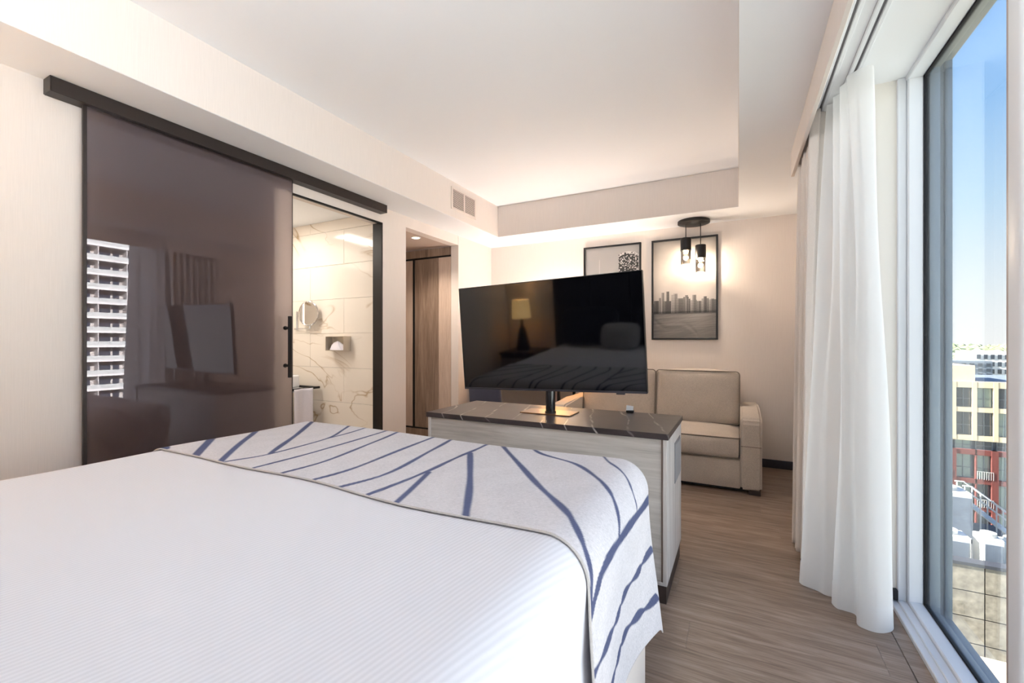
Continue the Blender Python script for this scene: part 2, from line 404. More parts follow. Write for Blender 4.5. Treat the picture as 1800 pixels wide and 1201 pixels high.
# bathroom shell ------------------------------------------------------
bw = sempty('wall_bathroom', 'cream marble tiled bathroom wall with gold veins', 'wall')
wbox(bw, -4.75, XL-.1, 3.005, 3.205, 0, ZS)             # end wall core (also hall wall)
wbox(bw, XBW-.1, XBW, .9, 3.0, 0, ZS, BATHM)
wbox(bw, XBW-.1, XL-.1, .8, .9, 0, ZS, BATHM)
TH = .335
tile_cache = {}
for r_ in range(8):
    z0 = r_*TH - .06; z1 = min(z0+TH, ZS); z0 = max(z0, 0)
    xs = [XBW, -3.86, -2.90] if r_ % 2 else [XBW, -3.38, -2.90]
    for a, b_ in zip(xs, xs[1:]):
        MB().box(a+.001, b_-.001, 2.991, 3.003, z0+.001, z1-.001, .0015, 1).build('tile', BATHM, bw, smooth=0)
bc = struct(MB().box(XBW-.1, XL-.1, .8, 3.2, ZS, ZS+.1).build('ceiling_bathroom', CEILW, smooth=0), 'white bathroom ceiling', 'ceiling')
bf = struct(MB().box(XBW, XL-.1, .9, 3.0, -.011, .002).build('floor_bathroom', plain('bath floor tile', (214, 198, 180), .3), smooth=0), 'pale tiled bathroom floor', 'floor')

# hall alcove shell
hc = struct(MB().box(-4.75, XL-.1, 3.205, 4.09, 2.285, 2.39).build('ceiling_hall', CORRC, smooth=0), 'taupe hall ceiling with a downlight', 'ceiling')
he = struct(MB().box(-4.75, -4.65, 3.205, 4.82, 0, 2.39).build('wall_hall', WALLP, smooth=0), 'beige far end of the entrance hall', 'wall')

# bathroom door frame (black reveal)
df_ = sempty('trim_1', 'black metal reveal lining the bathroom doorway', 'door frame')
MB().box(XL-.10, XL+.004, 2.888, 2.903, 0, 2.25).build('frame_jamb', BLACK, df_, smooth=0)
MB().box(XL-.012, XL+.004, 1.86, 2.903, 2.237, 2.252).build('frame_head', BLACK, df_, smooth=0)
MB().box(XL-.10, XL+.004, 1.857, 1.872, 0, 2.25).build('frame_jamb', BLACK, df_, smooth=0)

# window --------------------------------------------------------------
wn = sempty('window_1', 'floor to ceiling window in a white aluminium frame', 'window')
Y0w, Y1w = YF, 2.57
MB().box(.614, .672, Y0w, Y1w, 0, .022, .003, 1).box(.640, .672, Y0w, Y1w, .02, .030, .003, 1).build('sill_step', ALU, wn)
MB().box(.672, .725, Y0w, Y1w, 0, .042, .004, 1).build('sill_frame', ALU, wn)
MB().box(.64, .672, Y1w-.012, Y1w+.02, 0, ZS, .003, 1).build('jamb_step', ALU, wn)
MB().box(.672, .725, Y1w-.030, Y1w+.02, .03, ZS, .004, 1).build('jamb_frame', ALU, wn)
MB().box(.668, .725, Y0w, Y1w, ZS-.02, ZS+.03, .004, 1).build('head_frame', ALU, wn)
MB().box(.725, .735, Y1w-.036, Y1w, .03, ZS+.03).build('gasket', GASKET, wn, smooth=0)
MB().box(.725, .735, Y0w, Y1w, .036, .048).build('gasket', GASKET, wn, smooth=0)
MB().box(.725, .735, Y0w, Y1w, ZS-.028, ZS-.016).build('gasket', GASKET, wn, smooth=0)
def mullion(y1):
    MB().box(.630, .735, y1-.052, y1, .03, ZS, .003, 1).build('mullion', TAUPE, wn)
    MB().box(.612, .735, y1-.115, y1-.048, .02, ZS, .012, 3).build('mullion', ALU, wn)
    MB().box(.634, .74, y1-.004, y1+.003, .03, ZS).build('gasket', GASKET, wn, smooth=0)
mullion(1.632); mullion(.12)
for a, b_ in ((1.632, Y1w), (.12, 1.53), (YF, .02)):
    MB().box(.728, .732, a, b_, .03, ZS+.02).build('pane', GLASS, wn, smooth=0)
MB().box(.604, .640, 2.546, 2.569, .03, .078, .004, 1).build('rubber_stop', GASKET, wn)
# outside frame seen through the glass
MB().box(.74, .775, Y1w-.045, Y1w+.03, -.05, 2.52, .006, 2).build('outer_jamb', EXTF, wn)
MB().box(.775, .795, Y1w-.018, Y1w+.03, -.05, 2.52).build('outer_jamb', plain('slate recess', (74, 84, 96), .5), wn)
MB().box(.795, .82, Y1w-.030, Y1w+.03, -.05, 2.52, .006, 2).build('outer_jamb', EXTF, wn)
MB().box(.74, .775, Y0w, Y1w, -.12, .026, .006, 2).box(.775, .79, Y0w, Y1w, -.12, .008).box(.79, .82, Y0w, Y1w, -.12, .0, .006, 2).build('outer_sill', EXTF, wn)
MB().box(.74, .78, Y0w, Y1w, ZS+.0, 2.9, .006, 2).box(.78, .82, Y0w, Y1w+.03, 2.415, 2.9, .006, 2).build('outer_head', plain('slate head', (112, 114, 108), .4), wn)

# curtain valance
va = tag(MB().box(.294, .312, YF, 3.25, 2.236, ZS, .002, 1).build('curtain_valance', WALLP), 'beige box valance hiding the curtain tracks along the window', 'valance')
def track(x, lab):
    tr_ = thing('curtain_track', lab, 'curtain track', (x, 1.3, ZS))
    for a, b_ in ((-.021, -.006), (.006, .021)):
        MB().box(a, b_, YF+.02-1.3, 3.2-1.3 if x < .4 else 2.55-1.3, -.016, 0, .002, 1).build('rail_lip', ALU, tr_)
    MB().box(-.021, .021, YF+.02-1.3, 3.2-1.3 if x < .4 else 2.55-1.3, -.003, 0).build('rail_back', VENTG, tr_, smooth=0)
track(.368, 'white ceiling track carrying the beige drape, next to the valance')
track(.452, 'white ceiling track carrying the sheer curtain, nearer the window')

# ================================================================== FURNITURE
# ---- bed
X1, X0, Y1, RR = -.372, -1.965, 1.505, .088
ZBED = .774
def drape(a, b, zt, x0=X0, x1=X1, y1=Y1, r=RR, flare=0.0, inset=0.0):
    ex = np.where(a > x1, a-x1, np.where(a < x0, a-x0, 0)); ey = np.maximum(b-y1, 0)
    rr = np.hypot(ex, ey); k = np.maximum(rr, 1e-9); q = r*PI/2
    an = np.minimum(rr, q)/r; out = r*np.sin(an); dn = r*(1-np.cos(an)); xx = np.maximum(rr-q, 0)
    cor = np.clip((b-(y1-.30))/.30, 0, 1)**2
    fl = flare*cor*(xx/.45)**1.6*(a > x1) - inset*np.clip(xx/.15, 0, 1)*np.sign(ex)
    P = np.stack([np.clip(a, x0, x1)+ex/k*out+fl, np.minimum(b, y1)+ey/k*out, zt-dn-xx], -1)
    return P, xx
bed = thing('bed', 'wide bed with a white ribbed coverlet under the patterned runner', 'bed', (-1.17, .5, 0))
def bp(o):  # parent keeping world placement
    o.location = o.location - bed.location; return o
bp(MB().box(-2.04, -.282, YF+.09, 1.548, .012, .40, .02, 2).build('bed_base', BASEF, bed))
bp(MB().box(-2.03, -.30, YF+.09, 1.545, .40, .735, .06, 3).build('mattress', LINEN, bed))
na, nb = 200, 220
A, B = np.meshgrid(np.linspace(X0-.52, X1+.52, na), np.linspace(YF+.09, Y1+.50, nb), indexing='ij')
P, xx = drape(A, B, ZBED, inset=.014)
soft = np.clip(1-xx/.02, 0, 1)
P[..., 2] += soft*(.006*np.sin(2.1*A+.8)*np.sin(1.7*B+.3) + .003*np.sin(5.3*A+2*B) + .002*np.sin(9*B-3*A))
P[..., 0] += (xx > 0)*.006*np.sin(9*B+1)*np.clip(xx/.2, 0, 1)
P[..., 1] += (B > Y1)*(xx > 0)*.006*np.sin(8*A)*np.clip(xx/.2, 0, 1)
bp(grid_obj('coverlet', P, COVER, bed, solid=.006))

# ---- bed runner with its printed branching lines (fabric coordinates in metres)
def catmull(pts, n=14):
    pts = [np.array(p[:2], float) for p in pts]
    if len(pts) == 2: return [pts[0]+(pts[1]-pts[0])*k/n for k in range(n+1)]
    q = [2*pts[0]-pts[1]]+pts+[2*pts[-1]-pts[-2]]; out = []
    for i in range(1, len(q)-2):
        for k in range(n):
            u = k/n
            out.append(.5*((2*q[i])+(-q[i-1]+q[i+1])*u+(2*q[i-1]-5*q[i]+4*q[i+1]-q[i+2])*u*u+(-q[i-1]+3*q[i]-3*q[i+1]+q[i+2])*u**3))
    return out+[pts[-1]]
STR = [
 ([(-1.95, .87), (-2.16, .96)], .034, 0), ([(-1.74, .87), (-1.988, 1.059), (-2.3, 1.28)], .030, 0),
 ([(-1.585, .87), (-1.80, 1.07), (-2.02, 1.28), (-2.3, 1.5)], .024, 0),
 ([(-1.53, 1.017), (-1.707, 1.236), (-1.96, 1.54), (-2.0, 1.64)], .022, .1),
 ([(-1.572, .885), (-1.523, 1.022), (-1.551, 1.279), (-1.639, 1.446), (-1.73, 1.6)], .014, .1),
 ([(-1.551, 1.279), (-1.563, 1.443), (-1.60, 1.68)], .013, .1),
 ([(-1.415, .86), (-1.398, 1.102), (-1.432, 1.441), (-1.45, 1.7)], .015, .1),
 ([(-1.282, .86), (-1.265, 1.059), (-1.33, 1.35), (-1.385, 1.56), (-1.42, 1.7)], .015, .1),
 ([(-1.142, .85), (-1.117, 1.057), (-1.165, 1.453), (-1.19, 1.7)], .016, .15),
 ([(-1.02, .86), (-.984, 1.057), (-1.04, 1.35), (-1.09, 1.56), (-1.12, 1.7)], .016, .15),
 ([(-.90, .86), (-.887, 1.107), (-.893, 1.30), (-.90, 1.483), (-.93, 1.7)], .016, .15),
 ([(-.79, .87), (-.876, 1.112)], .018, 0),
 ([(-.570, .86), (-.70, 1.08), (-.885, 1.368)], .021, .1),
 ([(-.885, 1.68), (-.865, 1.57), (-.564, 1.211), (-.394, 1.027), (-.323, .94), (-.270, .895), (-.19, .868)], .019, .15),
 ([(-.80, 1.68), (-.661, 1.488), (-.479, 1.388), (-.348, 1.246), (-.292, 1.184), (-.232, 1.114)], .015, .2),
 ([(-.47, 1.62), (-.388, 1.458), (-.309, 1.378), (-.263, 1.336), (-.205, 1.33)], .010, .2),
 ([(-.17, .865), (-.20, .92), (-.218, .985), (-.218, 1.162), (-.201, 1.421), (-.19, 1.7)], .027, .12),
 ([(-.045, .86), (-.034, 1.015), (-.031, 1.124), (-.042, 1.189), (-.025, 1.356), (-.034, 1.446), (-.03, 1.7)], .021, .5),
 ([(.12, .86), (.097, 1.047), (.088, 1.144), (.083, 1.209), (.105, 1.349), (.122, 1.471), (.12, 1.7)], .023, .45),
]
na, nb = 660, 230
ea, eb = X1+.598, Y1+.155
aa = np.linspace(X0-.58, ea, na); B0 = np.linspace(0, 1, nb)
near = .878+.008*np.sin(4.1*aa+.5)+.006*np.sin(9.7*aa)
A = np.repeat(aa[:, None], nb, 1); B = near[:, None]+(eb-near[:, None])*B0[None, :]
dist = np.full(A.shape, 1e3)
for pts, w, var in STR:
    L_ = catmull(pts); n_ = len(L_)
    for i in range(n_-1):
        p, q = L_[i], L_[i+1]; d = q-p; l2 = max(d@d, 1e-12)
        tt = np.clip(((A-p[0])*d[0]+(B-p[1])*d[1])/l2, 0, 1)
        hw = w/2*(1+var*math.sin(i*.42+len(pts)*1.3))
        dist = np.minimum(dist, np.hypot(A-p[0]-tt*d[0], B-p[1]-tt*d[1])-hw)
mask = np.clip(.5-dist/.003, 0, 1)[..., None]
cloth = np.array(lin((214, 210, 213))); ink = np.array(lin((86, 92, 122)))
mel = 1+.05*rng.standard_normal(A.shape)[..., None]*np.array([1, 1, .98])
mel += .02*np.sin(A*41+3*np.sin(B*13))[..., None]
colr = (cloth*(1-mask)+ink*mask)*mel
P, xx = drape(A, B, ZBED+.011, r=RR+.011, flare=.036)
P[..., 2] += np.clip(1-xx/.02, 0, 1)*(.006*np.sin(2.1*A+.8)*np.sin(1.7*B+.3) + .003*np.sin(5.3*A+2*B) + .002*np.sin(9*B-3*A))
P[..., 0] += (A > X1)*(.012*np.sin(7*B+2.2)*np.clip(xx/.3, 0, 1))
run = grid_obj('bed_runner', P, RUNNER, None, colr, solid=.004)
tag(run, 'pale linen runner with branching navy lines across the bed foot', 'bed runner')
hem = MB().path([tuple(P[i, 0]+np.array([0, 0, .001])) for i in range(0, na, 5)], .0032, 6).build('hem', fabric('runner hem', (196, 190, 186), .05, 300), run)

# headboard, pillows, bedside lamp and nightstand: seen mirrored in the television
hb = thing('headboard', 'tall charcoal upholstered headboard behind the bed', 'headboard', (-1.16, YF+.042, 0))
for i in range(4):
    MB().box(-.94+i*.47, -.475+i*.47, -.04, .035, .30, 1.95, .015, 2).build('padded_panel', HEADF, hb)
MB().box(-.95, .95, -.04, .0, .02, .32).build('backing', PLINTH, hb)
def pillow(x, y, z, w, h, d, tilt, mat, lab):
    nu_, nv_ = 28, 20
    u, v = np.meshgrid(np.linspace(0, 2*PI, nu_, endpoint=False), np.linspace(-PI/2, PI/2, nv_), indexing='ij')
    sp = lambda q, e: np.sign(q)*np.abs(q)**e
    Pp = np.stack([w/2*sp(np.cos(v), .7)*sp(np.cos(u), .45), d/2*np.sin(v)*1.0, h/2*sp(np.cos(v), .7)*sp(np.sin(u), .45)], -1)
    o = grid_obj('pillow', Pp, mat, closed_u=True); o.location = (x, y, z); o.rotation_euler = (tilt, 0, 0)
    return tag(o, lab, 'pillow')
pillow(-1.62, YF+.20, 1.015, .70, .46, .17, .30, PILF, 'navy sleeping pillow on the far side of the bed head')
pillow(-.72, YF+.20, 1.015, .70, .46, .17, .30, PILF, 'navy sleeping pillow on the window side of the bed head')
pillow(-1.19, YF+.43, .93, .42, .28, .12, .35, fabric('cushion grey', (176, 172, 170), .08), 'small grey cushion in front of the pillows')
nsd = thing('nightstand', 'dark wood nightstand between the bed and left wall', 'nightstand', (-2.45, YF+.25, 0))
MB().box(-.24, .24, -.22, .20, .12, .70, .004, 1).build('body', PLINTH, nsd)
MB().box(-.245, .245, -.225, .215, .70, .73, .004, 1).build('top', BMARB, nsd)
for q in (.16, .42):
    dr = MB().box(-.225, .225, .20, .215, q, q+.24, .004, 1).build('drawer', WARDW, nsd); MB().box(-.05, .05, .215, .23, q+.15, q+.165).build('handle', BLACK, dr)
lp = thing('bedside_lamp', 'lit bedside lamp with a warm drum shade', 'lamp', (-2.47, YF+.24, .731))
MB().lathe([(0, 0), (.085, 0), (.09, .02), (.07, .12), (.045, .25), (.02, .31), (.015, .42), (0, .42)]).build('lamp_base', BLACKP, lp)
MB().lathe([(.12, .40), (.105, .63), (.104, .63), (.119, .40), (.12, .40)], n=32).build('lamp_shade', LAMPSH, lp)
l = bpy.data.lights.new('bedside_bulb', 'POINT'); l.energy = 9; l.color = (1, .72, .42); l.shadow_soft_size = .05
lo = bpy.data.objects.new('bedside_bulb', l); link(lo, lp); lo.location = (0, 0, .52)

# added wall fittings, unseen behind the camera, to brighten the room off the ceiling
for x_, lab in ((-1.05, 'added bronze fill uplighter above the headboard, left wall side'), (-.22, 'added bronze fill uplighter above the headboard, window side')):
    sc_ = thing('added_wall_light', lab, 'added fill lamp', (x_, YF, 2.02))
    MB().box(-.05, .05, 0, .012, -.09, .09, .003, 1).build('wall_plate', BRONZE, sc_)
    MB().lathe([(.03, -.05), (.075, .05), (.072, .05), (.028, -.046)], (0, .10, 0), 28).build('cup_shade', BRONZE, sc_)
    MB().tube((0, .01, -.03), (0, .09, -.04), .01, 12).build('arm', BRONZE, sc_)
    MB().lathe([(0, -.03), (.025, -.02), (.03, .015), (0, .035)], (0, .10, 0), 16).build('bulb', BULB, sc_)
    l = bpy.data.lights.new('wall_fill_light', 'AREA'); l.shape = 'DISK'; l.size = .14; l.energy = FILL_WATTS; l.color = (.87, .945, 1)
    lo = bpy.data.objects.new('wall_fill_light', l); link(lo, sc_); lo.location = (0, .11, .062)
    lo.rotation_euler = Vector((0, .42, .90)).to_track_quat('-Z', 'Y').to_euler()

# ---- console
CX0, CX1, CY0, CY1 = -1.648, -.288, 2.085, 2.632
con = thing('media_console', 'grey washed wood media console with a black marble top at the bed foot', 'console', ((CX0+CX1)/2, (CY0+CY1)/2, 0))
def cp(o): o.location = o.location-con.location; return o
cp(MB().box(CX0+.03, CX1-.004, CY0+.005, CY1-.03, 0, .084).build('plinth', PLINTH, con, smooth=0))
cp(MB().box(CX0+.018, CX1-.018, CY0+.012, CY1-.012, .086, .752).build('carcass', GREYW, con, smooth=0))
cp(MB().box(CX1-.018, CX1, CY0, CY1, .082, .752, .0015, 1).build('side_panel', GREYWV, con))
cp(MB().box(CX0, CX0+.018, CY0, CY1, .082, .752, .0015, 1).build('side_panel', GREYWV, con))
cp(MB().box(CX0+.018, CX1-.018, CY0, CY0+.02, .082, .098, .001, 1).build('bottom_rail', GREYWV, con))
cp(MB().box(CX0+.018, CX1-.026, CY0+.006, CY0+.012, .1, .752).build('front_panel', GREYW, con, smooth=0))
cp(MB().box(CX1-.026, CX1-.018, CY0+.003, CY0+.012, .098, .752).build('shadow_gap', plain('gap brown', (104, 88, 80), .7), con, smooth=0))
cp(MB().box(CX0-.006, CX1+.008, CY0-.012, CY1+.008, .752, .780, .002, 1).build('marble_top', BMARB, con))
vg = cp(MB().box(CX1-.002, CX1+.003, 2.345, 2.560, .478, .684, .001, 1).build('vent_grille', VENTG, con))
for k in range(13):
    yy = 2.358+k*.0158
    MB().box(CX1+.003-con.location.x, CX1+.007-con.location.x, yy-con.location.y, yy+.007-con.location.y, .49, .672).build('vent_slat', SLATG, vg, smooth=0).location = -vg.location
for k in range(3):   # drawers on the sofa side
    w_ = (CX1-CX0-.06)/3; x_ = CX0+.03+k*w_
    d_ = cp(MB().box(x_+.004, x_+w_-.004, CY1-.012, CY1+.004, .11, .745, .002, 1).build('cabinet_door', GREYW, con))
    MB().box(x_+w_*.45, x_+w_*.55, CY1+.004, CY1+.02, .66, .672).build('handle', BLACK, d_).location = (0, 0, 0)

# ---- television
tv = thing('television', 'black flat television on a swivel pole, slightly tilted, on the console', 'television', (-.985, 2.385, .780))
MB().box(-.158, .150, -.082, .085, 0, .006, .001, 1).build('stand_plate', BRASSP, tv)
MB().tube((.012, -.022, .006), (.012, -.022, .46), .028, 28).build('stand_pole', BLKGL, tv)
MB().tube((.012, -.022, .006), (.012, -.022, .014), .032, 28).build('pole_collar', BLACK, tv)
TW, TH_ = 1.12, .63
RM = Matrix.Rotation(math.radians(-.73), 4, 'Z') @ Matrix.Rotation(math.radians(3.97), 4, 'X') @ Matrix.Rotation(math.radians(-1.62), 4, 'Y')
def tvp(o): o.matrix_local = Matrix.Translation(Vector((-.98, 2.276, 1.231))-tv.location) @ RM; return o
tvp(MB().box(-TW/2, TW/2, .004, .032, -TH_/2, TH_/2, .004, 2).box(-.36, .36, .03, .052, -.25, .12, .012, 2).build('housing', BLACKP, tv))
tvp(MB().box(-TW/2+.004, TW/2-.004, .0005, .005, -TH_/2+.012, TH_/2-.004).build('screen', SCREEN, tv, smooth=0))
tvp(MB().box(-TW/2, TW/2, -.001, .004, -TH_/2, -TH_/2+.011, .001, 1).build('lower_bezel', GUNM, tv))
tvp(MB().box(TW/2-.003, TW/2, -.001, .004, -TH_/2, TH_/2).box(-TW/2, -TW/2+.003, -.001, .004, -TH_/2, TH_/2).box(-TW/2, TW/2, -.001, .004, TH_/2-.003, TH_/2).build('thin_bezel', BLACKP, tv, smooth=0))
tvp(MB().box(.40, .445, -.002, .012, -TH_/2-.008, -TH_/2+.001, .002, 2).build('sensor', GUNM, tv))
tvp(MB().box(-.10, .12, .05, .085, -.20, -.02, .004, 1).build('mount_bracket', BLACK, tv))

# card holder on the console
ch = thing('card_holder', 'small white card in a black holder on the console edge', 'card holder', (-.57, 2.615, .780))
MB().box(-.022, .022, -.010, .014, 0, .012, .002, 1).build('holder', BLACKP, ch)
MB().box(-.024, .018, -.001, .001, .004, .040, M=Matrix.Rotation(-.35, 4, 'X') @ Matrix.Rotation(.5, 4, 'Z')).build('card', PAPER, ch, smooth=0)

# ---- sofa
sf = thing('sofa', 'taupe woven two seat sofa with square arms against the end wall', 'sofa', (-.72, 4.33, 0))
def sp_(o): o.location = o.location-sf.location; return o
SX0, SX1, SY0 = -1.60, .163, 3.872
def cushion(x0, x1, y0, y1, z0, z1, r, name, lean=0.0, puff=.012):
    bm_ = bmesh.new(); bmesh.ops.create_cube(bm_, size=1)
    bmesh.ops.subdivide_edges(bm_, edges=bm_.edges, cuts=7, use_grid_fill=True)
    for v in bm_.verts:
        c = v.co*2
        sx_, sy_, sz_ = (x1-x0)/2, (y1-y0)/2, (z1-z0)/2
        # rounded box + soft crown
        p = Vector((c.x*sx_, c.y*sy_, c.z*sz_)); q = Vector((max(-sx_+r, min(sx_-r, p.x)), max(-sy_+r, min(sy_-r, p.y)), max(-sz_+r, min(sz_-r, p.z))))
        d = p-q
        if d.length > 1e-6: p = q + d.normalized()*min(r, d.length) if d.length > r else p
        bx, by, bz = 1-min(1, abs(p.x/sx_))**2, 1-min(1, abs(p.y/sy_))**2, 1-min(1, abs(p.z/sz_))**2
        if abs(c.y) > .99: p.y += math.copysign(puff*bx*bz, c.y)
        if abs(c.z) > .99: p.z += math.copysign(puff*bx*by, c.z)
        v.co = p
    M = Matrix.Translation(((x0+x1)/2, (y0+y1)/2, (z0+z1)/2)) @ Matrix.Rotation(lean, 4, 'X')
    for v in bm_.verts: v.co = M @ v.co
    w = MB(); w.bm.free(); w.bm = bm_
    o = w.build(name, SOFAF, sf, smooth=60)
    return sp_(o), M, ((x1-x0)/2, (y1-y0)/2, (z1-z0)/2)
def piping(o, M, h, yside=-1, zs=None, r=.005, cr=.03):
    sx_, sy_, sz_ = h
    pts = []
    if zs is None:   # loop around the front face
        cs = [(sx_-cr, sz_-cr, 0), (-(sx_-cr), sz_-cr, PI/2), (-(sx_-cr), -(sz_-cr), PI), (sx_-cr, -(sz_-cr), 1.5*PI)]
        for cx_, cz_, a0 in cs:
            for k in range(5): pts.append(M @ Vector((cx_+cr*math.cos(a0+k*PI/8), yside*(sy_-.006), cz_+cr*math.sin(a0+k*PI/8))))
    else:
        cs = [(sx_-cr, sy_-cr, 0), (-(sx_-cr), sy_-cr, PI/2), (-(sx_-cr), -(sy_-cr), PI), (sx_-cr, -(sy_-cr), 1.5*PI)]
        for cx_, cy_, a0 in cs:
            for k in range(5): pts.append(M @ Vector((cx_+cr*math.cos(a0+k*PI/8), cy_+cr*math.sin(a0+k*PI/8), zs*(sz_-.006))))
    pts = [p-sf.location for p in pts]
    w = MB().path(pts, r, 6, True).build('piping', SOFAP, o); w.location = -o.location
for s_ in (0, 1):
    xa, xb = (SX0, SX0+.15) if s_ == 0 else (SX1-.15, SX1)
    prof = [(SY0, .035), (SY0, .565), (SY0+.02, .592), (SY0+.06, .606), (SY0+.45, .622), (4.74, .624), (4.78, .60), (4.78, .035)]
    w = MB().prism(prof, xa, xb, 'x')
    ed = [e for e in w.bm.edges]
    bmesh.ops.bevel(w.bm, geom=ed, offset=.018, segments=3, affect='EDGES', clamp_overlap=True)
    arm = sp_(w.build('arm', SOFAF, sf))
    if s_: 
        w = MB().box(xa+.004-sf.location.x, xb-.004-sf.location.x, SY0-.002-sf.location.y, SY0+.003-sf.location.y, .374, .379).build('seam', SOFAP, arm, smooth=0); w.location = -arm.location
sp_(MB().box(SX0+.15, SX1-.15, SY0+.012, 4.76, .035, .262, .01, 2).build('seat_rail', SOFAF, sf))
sp_(MB().box(SX0+.15, SX1-.15, 4.58, 4.79, .2, .78, .04, 3).build('back_frame', SOFAF, sf))
mid = (SX0+SX1)/2
for xa, xb in ((SX0+.153, mid-.002), (mid+.002, SX1-.153)):
    o, M, h = cushion(xa, xb, SY0-.004, 4.60, .268, .440, .03, 'seat_cushion', 0, .022); piping(o, M, h, zs=1); piping(o, M, h, zs=-1)
for xa, xb in ((SX0+.153, mid-.003), (mid+.003, SX1-.153)):
    o, M, h = cushion(xa, xb+.0, 4.42, 4.60, .44, .915, .035, 'back_cushion', -.13, .03); piping(o, M, h)
for xx_ in (SX0+.05, SX1-.05):
    for yy in (SY0+.05, 4.72):
        sp_(MB().box(xx_-.04, xx_+.04, yy-.04, yy+.04, 0, .037).build('foot', PLINTH, sf, smooth=0))
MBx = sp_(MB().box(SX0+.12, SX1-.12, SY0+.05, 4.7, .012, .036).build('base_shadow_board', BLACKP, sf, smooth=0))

# ---- desk and chair in the far corner
dk = thing('writing_desk', 'black framed desk in the corner behind the television', 'desk', (-2.19, 4.55, 0))
MB().box(-.54, .54, -.27, .25, .725, .75, .003, 1).build('desk_top', WARDW, dk)
for xx_ in (-.512, .512):
    for yy in (-.25, .235):
        MB().box(xx_-.014, xx_+.014, yy-.014, yy+.014, 0, .725, .002, 1).build('leg', BLACK, dk)
MB().box(-.52, .52, -.26, -.235, .69, .725).box(-.52, .52, .22, .245, .69, .725).build('apron', BLACK, dk, smooth=0)
tl_ = thing('table_lamp', 'warm table lamp on the corner desk behind the television', 'lamp', (-1.78, 4.42, .75))
MB().lathe([(0, 0), (.075, 0), (.075, .015), (.012, .03), (.010, .34), (0, .34)], n=24).build('lamp_base', BLACK, tl_)
MB().lathe([(.15, .30), (.13, .52), (.129, .52), (.149, .30), (.15, .30)], n=32).build('lamp_shade', LAMPSH, tl_)
l = bpy.data.lights.new('table_bulb', 'POINT'); l.energy = 38; l.color = (1, .97, .95); l.shadow_soft_size = .07
lo = bpy.data.objects.new('table_bulb', l); link(lo, tl_); lo.location = (0, 0, .46)
dc = thing('desk_chair', 'slate grey upholstered chair tucked at the corner desk', 'chair', (-2.36, 4.14, 0))
MB().box(-.20, .20, -.20, .22, .42, .50, .03, 3).build('seat', CHAIRF, dc)
MB().box(-.19, .19, -.03, .03, -.21, .21, .025, 3, M=Matrix.Translation((0, -.21, .68)) @ Matrix.Rotation(.12, 4, 'X')).build('backrest', CHAIRF, dc)
for xx_ in (-.17, .17):
    for yy in (-.17, .19): MB().tube((xx_*1.08, yy*1.08, 0), (xx_, yy, .43), .010, 10, .014).build('leg', BLACK, dc)

# ---- pictures (printed photographs)
def fbm(x, y, seed, oct_=4):
    r_ = np.random.default_rng(seed); out = np.zeros_like(x); amp = 1
    for k in range(oct_):
        for _ in range(4):
            a, ph = r_.uniform(0, 2*PI), r_.uniform(0, 2*PI); f_ = (2.0**k)*r_.uniform(.7, 1.4)
            out += amp*np.sin(2*PI*f_*(np.cos(a)*x+np.sin(a)*y)+ph)/4
        amp *= .55
    return out
def print_skyline(nu_, nv_):
    r_ = np.random.default_rng(21)
    u, v = np.meshgrid(np.linspace(0, 1, nu_), np.linspace(0, 1, nv_), indexing='ij')
    g = .34+.36*np.clip((1.0-v)/.5, 0, 1)+.05*fbm(u*1.2, v*2.2, 3)
    hz = .262
    wv_ = .25+.06*fbm(u*2.5, v*26, 5, 5)+.10*np.exp(-((u-.62)/.30)**2)*(v/hz)
    ed = np.exp(-((v-(.20-.20*u-.03*np.sin(u*9)))/.035)**2)*.05*(u < .7)*np.sin(75*v+26*u+3*np.sin(9*u))
    g = np.where(v < hz, wv_+ed, g)
    sky = [(0, .05, .36), (.02, .11, .39), (.10, .135, .42), (.142, .188, .470), (.222, .268, .480), (.17, .30, .385), (.305, .385, .445), (.33, .40, .455), (.38, .50, .405), (.49, .575, .42), (.515, .565, .435), (.52, .60, .40), (.60, .70, .385), (.630, .688, .435), (.70, .80, .375), (.77, .88, .395), (.80, .85, .415), (.88, 1.0, .385), (.91, .96, .39)]
    for (a, b_, h_) in sky:
        base = r_.uniform(.10, .26); pitch = r_.integers(3, 7)/nu_; ph = r_.uniform(0, 6)
        mk = (u > a) & (u < b_) & (v >= hz-.006) & (v < h_)
        tex = base*(1+.35*np.sin(2*PI*u/pitch+ph)+.22*np.sin(v*380+ph))
        tex = np.where(u < a+(b_-a)*.3, tex*1.5, tex*.85)*(.75+.6*np.clip((v-hz)/.15, 0, 1))
        g = np.where(mk, tex, g)
    g = np.where((v > hz-.014) & (v < hz+.016), g*.45, g)
    return np.clip(g*.78, .015, 1)[..., None]*np.array([1.0, .90, .83])
def print_tower(nu_, nv_):
    r_ = np.random.default_rng(5)
    u, v = np.meshgrid(np.linspace(0, 1, nu_), np.linspace(0, 1, nv_), indexing='ij')
    g = .30+.16*v+.03*fbm(u, v, 9)
    g = np.where((np.abs(u-.275) < .003+.016*np.clip(.82-v, 0, 1)) & (v < .865), .70, g)
    lowh = .66+.06*np.sin(np.floor(u*14)*2.3)
    cell = r_.uniform(0, 1, (70, 100))[(u*69).astype(int), (v*99).astype(int)]
    g = np.where(v < lowh-.02, np.where(cell > .82, .55, .09), g)
    rx = (u-.795)/.175
    tw = (np.abs(rx) < 1) & (v < .93-.03*rx*rx)
    cell2 = r_.uniform(0, 1, (60, 100))[(u*59).astype(int), (v*99).astype(int)]
    g = np.where(tw, np.where((cell2 > .78), .35+.5*(cell2-.78)/.22, .035+.02*np.sin(v*420)), g)
    g = np.where(tw & (v > .905-.03*rx*rx) & (cell > .25), .66, g)
    return np.clip(g, .02, 1)[..., None]*np.array([1.0, .95, .91])
